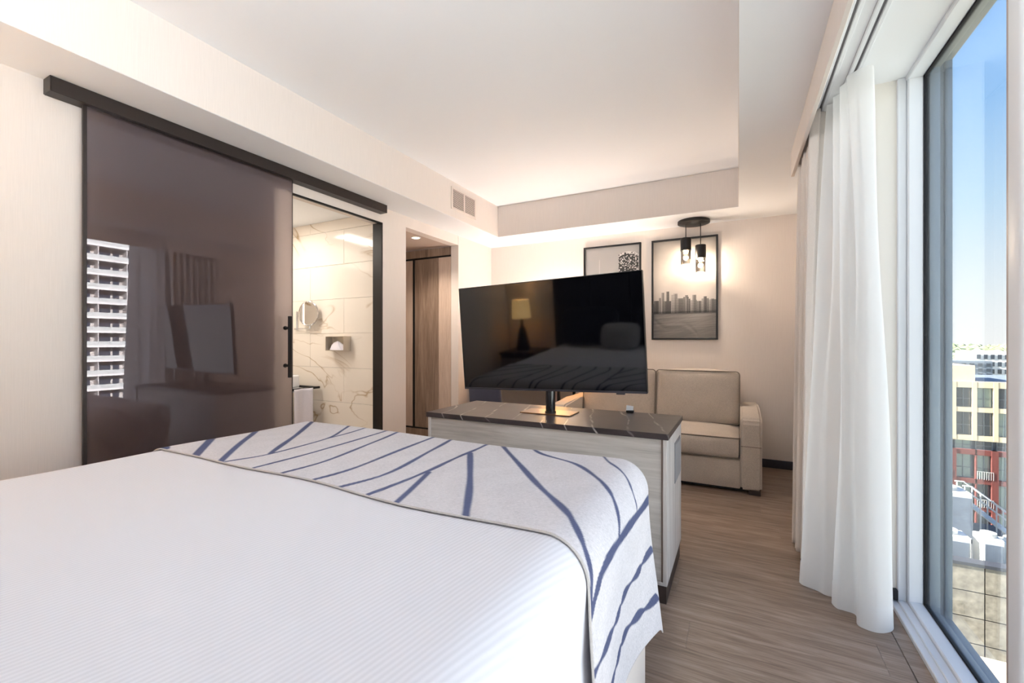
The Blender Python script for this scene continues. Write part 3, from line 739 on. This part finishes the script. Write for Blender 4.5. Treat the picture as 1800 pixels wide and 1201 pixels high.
def picture(x0, x1, z0, z1, fn, lab):
    pc = thing('framed_picture', lab, 'picture', ((x0+x1)/2, YB, z0))
    hw, hh, d_, w = (x1-x0)/2, z1-z0, .028, .018
    for a in ((-hw, hw, 0, w), (-hw, hw, hh-w, hh), (-hw, -hw+w, w, hh-w), (hw-w, hw, w, hh-w)):
        MB().box(a[0], a[1], -d_, 0, a[2], a[3], .0015, 1).build('frame_bar', BLACK, pc)
    nu_, nv_ = 190, 310
    C_ = fn(nu_, nv_); u, v = np.meshgrid(np.linspace(-hw+w*.6, hw-w*.6, nu_), np.linspace(w*.6, hh-w*.6, nv_), indexing='ij')
    grid_obj('photo_print', np.stack([u, np.full_like(u, -.008), v], -1), PRINT, pc, C_)
    MB().box(-hw+w*.8, hw-w*.8, -.018, -.016, w*.8, hh-w*.8).build('picture_glass', PICGL, pc, smooth=0)
picture(-.819, -.180, 1.218, 2.268, print_skyline, 'tall framed photo of a city skyline over water, behind the pendant lamp')
picture(-1.568, -.928, 1.218, 2.268, print_tower, 'framed night photo of a lit tower, half hidden by the television')

# ---- pendant lamp
pd = thing('pendant_lamp', 'black pendant lamp with two cylinder shades on a round canopy', 'pendant lamp', (-.392, 4.645, ZS))
MB().lathe([(0, -.030), (.138, -.030), (.148, -.026), (.148, -.002), (.145, 0), (0, 0)], n=48).build('canopy', BLACK, pd)
for dx, dy, zt, zb in ((-.070, -.02, -.167, -.292), (.062, .01, -.242, -.372)):
    MB().tube((dx, dy, zt), (dx, dy, -.03), .004, 8).build('cord', BLACK, pd)
    sh = MB().lathe([(0, zt), (.046, zt), (.050, zt-.004), (.050, zb), (.044, zb), (.044, zt-.02), (0, zt-.02)], (dx, dy, 0), 32).build('shade', BLACK, pd)
    MB().lathe([(.047, zb+.02), (.047, zb-.135), (.0455, zb-.135), (.0455, zb+.02)], (dx, dy, 0), 32).build('glass_cylinder', SHADEGL, pd)
    MB().lathe([(0, zb+.06), (.013, zb+.055), (.018, zb+.02), (.025, zb-.005), (.018, zb-.028), (0, zb-.034)], (dx, dy, 0), 20).build('bulb', BULB, pd)
    l = bpy.data.lights.new('pendant_light', 'POINT'); l.energy = 7; l.color = (1, .86, .70); l.shadow_soft_size = .025
    lo = bpy.data.objects.new('pendant_light', l); link(lo, pd); lo.location = (dx, dy, zb-.055)

# ---- ventilation grille in the soffit riser
vn = thing('air_vent', 'cream louvred air vent high on the soffit', 'air vent', (-2.43, 3.642, 2.575))
MB().box(0, .008, -.218, -.196, -.108, .108, .002, 1).box(0, .008, .196, .218, -.108, .108, .002, 1).box(0, .008, -.196, .196, -.108, -.088, .002, 1).box(0, .008, -.196, .196, .088, .108, .002, 1).box(0, .008, -.008, .008, -.088, .088).build('vent_frame', VENTW, vn)
MB().box(.0004, .001, -.2, .2, -.09, .09).build('vent_back', DARKV, vn, smooth=0)
sl = MB().box(.001, .007, -.093, .093, -.0027, .0027, M=Matrix.Rotation(.35, 4, 'Y')).mesh('slat', 0); sl.materials.append(VENTW)
for k in range(13):
    for yy in (-.102, .102):
        o = bpy.data.objects.new('slat', sl); o.location = (.001, yy, -.081+k*.0135); link(o, vn)

# ---- sliding door and its track
tk = thing('door_track', 'dark bronze track box carrying the sliding glass door', 'door track', (XL, 1.83, 2.32))
MB().box(0, .078, -1.05, 1.045, 0, .069, .002, 1).build('cover', BRONZE, tk)
MB().box(.004, .0795, -1.053, -1.05, .001, .068).build('end_cap', BRONZE, tk, smooth=0)
MB().box(.004, .0795, 1.045, 1.048, .001, .068).build('end_cap', BRONZE, tk, smooth=0)
dr = sempty('door_1', 'dark tinted sliding glass door with a black bar handle', 'door')
dr.location = (-2.76, 1.445, 0)
gp_ = MB().box(-.006, .006, -.535, .544, .012, 2.335).build('glass_panel', DOORG, dr, smooth=0)
gp_.data.materials.append(clear_glass('door glass edge', (.9, .9, .9), .02))
for f_ in gp_.data.polygons: f_.material_index = 0 if f_.normal.x > .5 else 1
MB().box(-.009, .008, -.547, -.533, .01, 2.335, .001, 1).build('edge_strip', BRONZE, dr)
MB().box(-.009, .008, .543, .548, .01, 2.335, .001, 1).build('edge_strip', BRONZE, dr)
hd = MB().box(.048, .066, .480, .500, .955, 1.372, .002, 1).build('handle', BLACK, dr)
for zz in (1.035, 1.292):
    MB().tube((.006, .490, zz), (.05, .490, zz), .009, 16).tube((.006, .490, zz), (.012, .490, zz), .014, 16).build('standoff', BLACK, hd)

# ---- wardrobe in the hall
wd = thing('wardrobe', 'built-in weathered oak wardrobe with black edged sliding doors', 'wardrobe', (-3.72, 4.10, 0))
def wp(x0, x1, y0, y1, z0, z1, name, mat, par=None, r=.0015):
    o = MB().box(x0+3.72, x1+3.72, y0-4.10, y1-4.10, z0, z1, r, 1).build(name, mat, par or wd); return o
wp(-2.895, -2.802, 4.086, 4.70, .05, 2.284, 'side_frame', WARDW)
wp(-4.60, -2.895, 4.086, 4.14, 2.19, 2.284, 'top_frame', WARDW)
wp(-4.60, -2.895, 4.086, 4.14, .05, .165, 'bottom_frame', WARDW)
wp(-4.60, -2.81, 4.11, 4.70, 0, .05, 'plinth', BLACK)
wp(-4.60, -2.895, 4.14, 4.70, .05, 2.284, 'carcass', PLINTH)
wp(-4.58, -2.895, 4.094, 4.13, 2.172, 2.19, 'door_track_top', BLACK); wp(-4.58, -2.895, 4.094, 4.13, .165, .183, 'door_track_bottom', BLACK)
wp(-2.908, -2.893, 4.092, 4.13, .18, 2.18, 'door_edge', BLACK)
wp(-3.464, -3.438, 4.092, 4.13, .18, 2.18, 'door_edge', BLACK)
wp(-3.438, -3.085, 4.10, 4.13, .183, 2.172, 'door_panel', WARDW)
wp(-3.085, -2.908, 4.10, 4.13, .183, 2.172, 'door_panel', WARDL)
wp(-3.80, -3.464, 4.106, 4.13, .183, 2.172, 'door_panel', WARDL)
wp(-4.58, -3.80, 4.106, 4.13, .183, 2.172, 'door_panel', WARDW)
# hall downlight
hl = thing('downlight', 'round recessed downlight in the hall ceiling', 'ceiling light', (-2.99, 3.58, 2.285))
MB().lathe([(.052, 0), (.052, -.004), (.040, -.006), (.036, 0)], n=32).build('trim_ring', WHITE, hl)
MB().lathe([(0, -.002), (.037, -.002), (.037, 0), (0, 0)], n=32).build('lens', DOWNL, hl)
l = bpy.data.lights.new('downlight_beam', 'SPOT'); l.energy = 34; l.color = (1, .87, .72); l.spot_size = 2.3; l.spot_blend = .8; l.shadow_soft_size = .04
lo = bpy.data.objects.new('downlight_beam', l); link(lo, hl); lo.location = (0, 0, -.012)

# ================================================================== BATHROOM
lm = thing('led_mirror', 'backlit rectangular mirror above the vanity', 'mirror', (XBW, 2.14, 1.64))
MB().box(.0, .025, -.38, .38, -.48, .48).build('back_box', WHITE, lm, smooth=0)
MB().box(.025, .030, -.36, .36, -.46, .46).build('mirror_glass', MIRR, lm, smooth=0)
for a in ((-.38, .38, .46, .48), (-.38, .38, -.48, -.46), (-.38, -.36, -.46, .46), (.36, .38, -.46, .46)):
    MB().box(.025, .031, a[0], a[1], a[2], a[3]).build('led_strip', LEDM, lm, smooth=0)
bl = thing('ceiling_panel_light', 'white panel light in the bathroom ceiling', 'ceiling light', (-3.87, 2.09, ZS))
MB().box(-.12, .12, -.50, .50, -.012, 0).build('panel', PANELL, bl, smooth=0)
MB().box(-.13, -.12, -.51, .51, -.014, 0).box(.12, .13, -.51, .51, -.014, 0).box(-.12, .12, -.51, -.50, -.014, 0).box(-.12, .12, .50, .51, -.014, 0).build('panel_frame', WHITE, bl, smooth=0)
l = bpy.data.lights.new('bathroom_light', 'AREA'); l.shape = 'RECTANGLE'; l.size = .24; l.size_y = 1.0; l.energy = 9; l.color = (1, .93, .85)
lo = bpy.data.objects.new('bathroom_light', l); link(lo, bl); lo.location = (0, 0, -.03)
vt = thing('vanity', 'black framed vanity stand in the bathroom', 'vanity', (-3.95, 2.35, 0))
for xx_ in (-.25, .25):
    MB().box(xx_-.012, xx_+.012, -.62, .62, .735, .757, .002, 1).build('top_rail', BLACK, vt)
    for yy in (-.53, .53): MB().box(xx_-.012, xx_+.012, yy-.012, yy+.012, .003, .735, .002, 1).build('leg', BLACK, vt)
MB().box(-.25, .25, -.55, .55, .72, .735).build('shelf_top', WHITE, vt, smooth=0)
for yy in (-.6, .6): MB().box(-.24, .24, yy-.01, yy+.01, .735, .755).build('cross_rail', BLACK, vt)
bs = thing('basin', 'white rectangular vessel basin on the vanity', 'basin', (-3.95, 2.42, .757))
w = MB().box(-.20, .225, -.36, .355, 0, .125, .018, 3)
w.build('bowl_body', PORC, bs); MB().box(-.16, .185, -.31, .30, .1252, .1262).build('bowl_shade_plate', plain('basin shade', (214, 210, 206), .2), bs)  # flat greyed plate; the bowl's inner shade is put into its colour
MB().tube((-.15, 0, .12), (-.15, 0, .28), .014, 16).tube((-.15, 0, .27), (-.02, 0, .27), .011, 12).build('tap', CHROME, bs)
tw_ = tag(grid_obj('towel', np.stack([np.full((20, 20), 0.0)+.012*np.sin(np.linspace(0, 9, 20))[:, None], np.repeat(np.linspace(-.14, .06, 20)[:, None], 20, 1), np.repeat(np.linspace(.0, -.44, 20)[None, :], 20, 0)], -1), TOWEL, solid=.012), 'white towel hanging under the basin', 'towel')
tw_.location = (-3.655, 2.80, .752)
tb = thing('waste_bin', 'white rounded bin beneath the basin', 'bin', (-3.90, 2.52, .002))
MB().lathe([(0, 0), (.11, 0), (.15, .06), (.18, .30), (.17, .42), (.10, .50), (0, .52)], n=28).build('bin_body', PORC, tb)
MB().lathe([(.181, .30), (.184, .305), (.181, .31)], n=28).build('rim', WHITE, tb)
mm = thing('shaving_mirror', 'round chrome magnifying mirror on a wall arm', 'mirror', (-4.05, 2.99, 1.42))
MB().tube((0, -.012, -.10), (0, -.012, .09), .008, 12).build('post', CHROME, mm)
MB().tube((-.035, -.014, -.09), (.235, -.04, -.09), .006, 12).tube((.235, -.04, -.09), (.235, -.04, -.05), .006, 12).build('arm', CHROME, mm)
MX = Matrix.Translation((.235, -.05, .06)) @ Matrix.Rotation(.13, 4, 'Z') @ Matrix.Rotation(PI/2, 4, 'X')
MB().lathe([(0, 0), (.118, 0), (.122, .006), (.118, .012), (0, .012)], n=36, M=MX).build('mirror_disc', MIRR, mm)
tor = [MX @ Vector((.119*math.cos(k*2*PI/36), .119*math.sin(k*2*PI/36), .006)) for k in range(36)]
MB().path(tor, .009, 8, True).build('rim', CHROME, mm)
tx = thing('tissue_box', 'open wall box holding white tissues on the marble', 'tissue box', (-3.41, 2.99, 1.11))
SB = plain('brushed nickel', (196, 184, 168), .35, .6)
MB().box(-.125, .125, -.085, 0, 0, .006).box(-.125, .125, -.085, 0, .134, .14).box(-.125, -.119, -.085, 0, .006, .134).box(.119, .125, -.085, 0, .006, .134).box(-.119, .119, -.004, 0, .006, .134).build('case', SB, tx, smooth=0)
Pp = np.zeros((24, 10, 3)); uu = np.linspace(0, 2*PI, 24, endpoint=False)
for j in range(10):
    q = j/9; rad = .10*(1-q)**.6+.004
    Pp[:, j, 0] = rad*np.cos(uu)*(1+.18*np.sin(5*uu+q*3)); Pp[:, j, 1] = .36*rad*np.sin(uu)-.045; Pp[:, j, 2] = .008+.085*q+.008*np.sin(4*uu)*q*(1-q)*3
grid_obj('tissues', Pp, TOWEL, tx, closed_u=True)

# ================================================================== CURTAINS
def curtain(name, pts_top, pts_bot, ztop, zbot, nf, amp_t, amp_b, mat, lab, sharp=1.0, seed=1, hemamp=.0, thick=0):
    nu_, nv_ = nf*26, 90
    r_ = np.random.default_rng(seed); ph = r_.uniform(-.35, .35, nf+2); am = r_.uniform(.65, 1.25, nf+2)
    s = np.linspace(0, 1, nu_); q = np.linspace(0, 1, nv_)
    P = np.zeros((nu_, nv_, 3))
    T = np.array(pts_top); Bm = np.array(pts_bot)
    fi = s*nf; am_s = np.interp(fi, np.arange(nf+2), am); ph_s = np.interp(fi, np.arange(nf+2), ph)
    for j in range(nv_):
        k = q[j]**.8
        base = np.array([np.interp(s, np.linspace(0, 1, len(T)), T[:, i])*(1-k)+np.interp(s, np.linspace(0, 1, len(Bm)), Bm[:, i])*k for i in range(2)]).T
        tg = np.gradient(base, axis=0); tg /= np.linalg.norm(tg, axis=1)[:, None]; nn = np.stack([-tg[:, 1], tg[:, 0]], 1)
        amp = amp_t*(1-k)+amp_b*k
        w_ = np.sin(2*PI*fi+ph_s*k*2+.5*k*np.sin(3*fi))
        head = math.exp(-(q[j]/.035)**2)
        w_ = w_*(1-head)+np.arcsin(np.sin(2*PI*fi))/(PI/2)*head*.8
        off = amp*am_s*w_
        side = .25*amp*np.cos(4*PI*fi+ph_s)*k
        P[:, j, :2] = base+nn*off[:, None]+tg*side[:, None]
        P[:, j, 2] = ztop+(zbot-ztop)*q[j]+hemamp*math.sin(q[j]*PI/2)**8*np.sin(3*s*PI+seed)
    o = grid_obj(name, P, mat, solid=thick)
    return tag(o, lab, 'curtain')
def resample(pts, n):
    q = np.array(catmull(pts, 12)); d = np.r_[0, np.cumsum(np.linalg.norm(np.diff(q, axis=0), axis=1))]; u = np.linspace(0, d[-1], n)
    return np.stack([np.interp(u, d, q[:, 0]), np.interp(u, d, q[:, 1])], 1)
# plan of the gathered sheer at the heading and at the hem, window side first
top_ = [(.470, 2.425), (.505, 2.385), (.500, 2.350), (.455, 2.352), (.425, 2.385), (.470, 2.420), (.430, 2.440), (.410, 2.470), (.462, 2.500), (.425, 2.525), (.405, 2.560), (.455, 2.580), (.41, 2.61), (.385, 2.63), (.43, 2.645)]
bot_ = [(.535, 2.400), (.578, 2.355), (.560, 2.300), (.500, 2.266), (.440, 2.290), (.452, 2.370), (.420, 2.385), (.395, 2.392), (.385, 2.440), (.420, 2.480), (.362, 2.490), (.330, 2.515), (.275, 2.545), (.275, 2.585), (.34, 2.61)]
nu_, nv_ = 260, 70
TA, BA = resample(top_, nu_), resample(bot_, nu_)
q = np.linspace(0, 1, nv_); k = q**.9
P = np.zeros((nu_, nv_, 3)); P[..., :2] = TA[:, None]*(1-k)[None, :, None]+BA[:, None]*k[None, :, None]
P[..., 0] += .006*np.sin(q*9+2)[None, :]*np.sin(np.linspace(0, 14, nu_))[:, None]
P[..., 2] = 2.376+(.012-2.376)*q[None, :]-.012*np.exp(-(q/.02)**2)[None, :]*(np.sin(np.linspace(0, 30, nu_))[:, None]*.5+.5)
sh_ = tag(grid_obj('sheer_curtain', P, SHEER), 'gathered white sheer curtain beside the window', 'curtain')
hp = P[:, -4:].copy(); hp[..., 0] -= .002; hp[..., 1] -= .002
grid_obj('hem', hp, SHEER, sh_)
dp_ = curtain('blackout_drape', [(.368, 2.66), (.368, 3.20)], [(.345, 2.70), (.345, 3.18)], 2.372, .02, 8, .038, .050, DRAPE,
        'pleated beige blackout drape behind the sheer curtain', seed=4, hemamp=.012, thick=.003)

# ================================================================== OUTSIDE
BEIGE = plain('beige precast', (226, 206, 172), .8, mottled=.05)
BRICK = plain('red brick', (122, 62, 56), .85, bmp=(8, .3, .02), mottled=.12)
CONC = plain('concrete', (160, 150, 134), .85, mottled=.38)
ROOFM = plain('roof gravel', (92, 92, 94), .9, mottled=.2)
DGL = plain('far window glass', (52, 64, 78), .12, 0, .8)
GGL = plain('far curtained glass', (142, 160, 152), .15, 0, .8)
MULL = plain('far mullion', (120, 130, 136), .5)
HVAC = plain('galvanised white', (222, 220, 214), .5)
WBLD = plain('far white render', (244, 241, 236), .8)
GBLD = plain('far grey cladding', (128, 138, 150), .7, mottled=.15)
RED = plain('far red panel', (150, 66, 70), .8)
LEAF = plain('tree crowns', (138, 148, 112), .9, mottled=.35)
LAND = plain('distant land', (156, 158, 144), .95, mottled=.3)
def bxs(lst):
    w = MB()
    for a in lst: w.box(*a)
    return w
gp = struct(MB().box(-5000, 5000, -2000, 7000, -62, -60).build('ground_outside', LAND, smooth=0), 'distant green city ground out to the horizon', 'ground')

# beige and brick block
YO = 75.6
ob = thing('apartment_block', 'beige and red brick apartment block seen through the window', 'building', (28, YO+8, -60))
def op(o): o.location = o.location-ob.location; return o
cols = [24.70+1.925*k for k in range(-3, 7)]
WX = 1.49
xlo, xhi = cols[0]-.45, cols[-1]+WX+.45
pier = [(a-.42, a, YO, YO+.7, -11.2, -3.9) for a in cols]+[(cols[-1]+WX, cols[-1]+WX+.42, YO, YO+.7, -11.2, -3.9)]
op(bxs(pier+[(xlo, xhi, YO+.02, YO+.7, -4.62, -3.86), (xlo, xhi, YO+.02, YO+.7, -7.70, -7.13), (xlo, xhi, YO+.02, YO+.7, -11.3, -10.66)]).build('precast_frame', BEIGE, ob, smooth=0))
op(MB().box(xlo, 26.66, YO+.6, YO+10, -3.9, -1.84, .02, 1).build('penthouse', BEIGE, ob))
op(MB().box(xlo, xhi, YO+.7, YO+18, -60, -3.95).build('core', GBLD, ob, smooth=0))
zr = [(-16.1, -13.1), (-19.6, -16.7), (-23.0, -20.1), (-26.4, -23.5), (-29.8, -26.9)]
bp_ = [(xlo, xhi, YO+.05, YO+.7, -13.1, -12.45)]
for (z0, z1), (z2, z3) in zip(zr, zr[1:]+[(-60, -30.4)]): bp_.append((xlo, xhi, YO+.05, YO+.7, z3, z0))
for k, a in enumerate(cols):
    if k % 2 == 1: bp_.append((a-.60, a+.02, YO, YO+.7, -60, -12.45))
    else: bp_.append((a-.14, a+.02, YO+.05, YO+.7, -60, -12.45))
op(bxs(bp_).build('brick_frame', BRICK, ob, smooth=0))
rows = [(-7.13, -4.62), (-10.66, -7.70), (-12.45, -11.3)]+zr
for ri, (z0, z1) in enumerate(rows):
    for k, a in enumerate(cols):
        mt = GGL if ((k+ri*2) % 3 == 1 or (ri > 2 and k % 2 == 1)) else DGL
        w = op(MB().box(a, a+WX, YO+.45, YO+.55, z0, z1).build('window', mt, ob, smooth=0))
        fr_ = [(a-.03, a+.03, YO+.36, YO+.46, z0, z1), (a+WX-.03, a+WX+.03, YO+.36, YO+.46, z0, z1), (a+WX/2-.03, a+WX/2+.03, YO+.36, YO+.46, z0, z1), (a, a+WX, YO+.36, YO+.46, z0, z0+.07), (a, a+WX, YO+.36, YO+.46, z1-.07, z1), (a, a+WX, YO+.36, YO+.46, z0+(z1-z0)*.42, z0+(z1-z0)*.42+.06)]
        q = bxs(fr_).build('window_frame', MULL, w, smooth=0); q.location = (0, 0, 0)
        if ri > 2 and k % 2 == 0:   # balcony rail in front of the dark bays
            q = bxs([(a, a+WX, YO-.05, YO, z0+.95, z0+1.0)]+[(a+j*.21, a+j*.21+.03, YO-.04, YO-.01, z0, z0+.95) for j in range(8)]).build('balcony_rail', HVAC, w, smooth=0); q.location = (0, 0, 0)

# lower roof next door with its panelled parapet and plant
YR, ZR = 27.6, -9.12
pw = thing('panelled_wall', 'weathered concrete panel wall of the lower roof outside', 'wall', (8, YR, -60))
pn = MB().box(-1.475, 1.475, 0, .3, -.570, .570).mesh('concrete_panel', 0); pn.materials.append(CONC)
for c_ in range(8):
    for r_ in range(14):
        o = bpy.data.objects.new('concrete_panel', pn); o.location = (9.98-8-1.5-3*4+3*c_, 0, ZR-.62-1.19*r_+60); link(o, pw)
q = MB().box(-6, 26, YR+.12, YR+.5, -60, ZR-.02).build('backing_wall', plain('joint dark', (92, 86, 78), .9), pw, smooth=0); q.location = -pw.location
q = MB().box(-6, 26, YR-.05, YR+.55, ZR-.03, ZR+.12).build('coping', plain('dark coping', (66, 68, 76), .6), pw, smooth=0); q.location = -pw.location
rd = tag(MB().box(-20, 60, YR+.5, 37.5, ZR-1.2, ZR-1.0).build('roof_deck', ROOFM), 'grey gravel roof deck behind the panelled wall', 'roof')
def unit(x, y, w, d, h, lab, mat=HVAC):
    u_ = thing('rooftop_unit', lab, 'air handler', (x, y, ZR-1.0))
    MB().box(-w/2, w/2, -d/2, d/2, .25, h, .04, 1).build('casing', mat, u_)
    MB().box(-w/2+.1, w/2-.1, -d/2-.03, -d/2+.01, .45, h-.25).build('louvre_panel', GBLD, u_, smooth=0)
    for sx_ in (-1, 1): MB().box(sx_*(w/2-.15)-.06, sx_*(w/2-.15)+.06, -d/2+.1, d/2-.1, 0, .26).build('skid', GBLD, u_, smooth=0)
    MB().lathe([(0, h), (min(w, d)*.36, h), (min(w, d)*.36, h+.18), (0, h+.18)], n=20).build('fan_cowl', mat, u_)
unit(9.35, 29.6, 1.4, 1.0, 1.75, 'pale rooftop unit just behind the concrete parapet, left')
unit(10.75, 29.4, .8, 1.0, 1.9, 'white rooftop unit behind the parapet, centre')
unit(11.75, 29.7, 1.0, 1.0, 1.7, 'white rooftop unit behind the parapet, next to the mullion')
unit(10.6, 34.2, 2.0, 1.6, 2.8, 'large white louvred rooftop unit beside the access stair')
sr = thing('roof_stair', 'white railed access stair on the lower roof', 'stair', (13.0, 34.6, ZR-1.0))
for k in range(7):
    MB().box(-1.3+k*.34, -1.3+k*.34+.34, -.5, .5, 1.9-k*.3, 1.96-k*.3).build('tread', HVAC, sr, smooth=0)
for yy in (-.5, .5):
    MB().tube((-1.6, yy, 3.05), (-1.2, yy, 3.05), .04, 6).tube((-1.2, yy, 3.05), (1.2, yy, 1.0), .04, 6).tube((-1.6, yy, 2.6), (-1.2, yy, 2.6), .035, 6).tube((-1.2, yy, 2.6), (1.2, yy, .55), .035, 6).build('handrail', HVAC, sr)
    for k in range(5): MB().tube((-1.5+k*.65, yy, 0), (-1.5+k*.65, yy, 3.0-max(0, k*.65-.3)*.85), .035, 6).build('post', HVAC, sr)
cf = thing('cooling_frame', 'white slatted screen frame on the lower roof', 'screen', (7.4, 35.6, ZR-1.0))
for k in range(7): MB().box(-1.5, 1.9, -.6+k*.0, .6, 2.7, 2.78, M=Matrix.Translation((k*.0, 0, 0))).build('slat', HVAC, cf, smooth=0).location = (0, k*.55-1.6, k*.18-.5)
for xx_ in (-1.4, 1.8): MB().box(xx_-.06, xx_+.06, -.06, .06, 0, 2.4).build('post', HVAC, cf, smooth=0)
lg = tag(MB().box(4.9, 9, 14.5, 15.8, -60, -6.95, .25, 4).build('stone_ledge', BEIGE), 'pale rounded stone ledge low outside the window', 'ledge')

# far blocks
def far_block(x0, x1, y, z1, nf, nc, fh, mat, name, lab, wmat=DGL, cell=.55):
    b0 = thing(name, lab, 'building', ((x0+x1)/2, y, -60))
    q = MB().box(x0, x1, y, y+25, -60, z1).build('body', mat, b0, smooth=0); q.location = -b0.location
    cw = (x1-x0)/nc
    wm = MB().box(-cw*cell/2, cw*cell/2, -.25, .05, -fh*.30, fh*.30).mesh('window', 0); wm.materials.append(wmat)
    for r_ in range(nf):
        for c_ in range(nc):
            o = bpy.data.objects.new('window', wm); o.location = (x0+(c_+.5)*cw-(x0+x1)/2, 0, z1-fh*(r_+.75)+60); link(o, b0)
    return b0
D_ = 333.
far_block(116.5, 130.3, D_, -4.2, 5, 5, 4.0, WBLD, 'white_block', 'far white block with dark square windows on the skyline')
far_block(130.6, 146, D_+6, -5.3, 6, 6, 3.6, GBLD, 'glass_block', 'far dark glazed block right of the white one')
far_block(88, 116, D_-20, -9.0, 3, 9, 2.6, GBLD, 'grey_block', 'long grey low block above the beige penthouse')

# tree crowns out to the horizon: too many to count
icm = bmesh.new(); bmesh.ops.create_icosphere(icm, subdivisions=1, radius=1); iv = np.array([v.co[:] for v in icm.verts]); itf = np.array([[v.index for v in f.verts] for f in icm.faces]); icm.free()
nt_ = 2600
yy = 400+rng.uniform(0, 1, nt_)**1.3*2300; xr = rng.uniform(.22, .56, nt_); ss = rng.uniform(5, 12, nt_)
V = iv[None]*np.stack([ss*1.3, ss*1.3, ss], -1)[:, None, :]*(1+.18*rng.standard_normal((nt_, len(iv), 1)))+np.stack([yy*xr, yy, -57+rng.uniform(0, 10, nt_)+yy*.012], -1)[:, None, :]
Fc = (itf[None]+(np.arange(nt_)*len(iv))[:, None, None]).reshape(-1, 3)
me = bpy.data.meshes.new('tree_crowns'); me.from_pydata(V.reshape(-1, 3).tolist(), [], Fc.tolist()); me.materials.append(LEAF)
tr = bpy.data.objects.new('tree_crowns', me); link(tr); tr['kind'] = 'stuff'; tag(tr, 'mass of green tree crowns out to the horizon', 'trees')

# balcony tower across the street: seen mirrored in the sliding door
XT = 112.
tw = thing('balcony_tower', 'white apartment tower with stacked balconies mirrored in the sliding door', 'building', (XT+10, 50.4, -60))
def tp_(o): o.location = o.location-tw.location; return o
tp_(MB().box(XT+2.2, XT+22, 36, 64.8, -60, 48).build('core', plain('tower render', (196, 192, 186), .8), tw, smooth=0))
slab = MB().box(0, 2.4, -14.4, 14.4, 0, .42).mesh('balcony_slab', 0); slab.materials.append(plain('slab white', (246, 244, 240), .7))
glz = MB().box(.05, .12, -14.4, 14.4, .42, 1.25).mesh('balustrade', 0); glz.materials.append(plain('balustrade glass', (206, 212, 208), .3))
win = MB()
for k in range(6):
    win.box(2.1, 2.25, -14.0+k*4.8, -11.8+k*4.8, .42, 3.0); win.box(2.1, 2.25, -11.4+k*4.8, -10.3+k*4.8, .42, 3.0)
win = win.mesh('glazing', 0); win.materials.append(DGL)
prt = MB()
for k in range(7): prt.box(.1, 2.3, -14.4+k*4.8-.1*(k > 0), -14.3+k*4.8-.1*(k > 0), .42, 3.0)
prt = prt.mesh('party_fin', 0); prt.materials.append(WBLD)
for f_ in range(26):
    for me_ in (slab, glz, win, prt):
        o = bpy.data.objects.new(me_.name.split('.')[0], me_); o.location = (XT-tw.location.x, 0, -30+f_*3.0+60); link(o, tw)
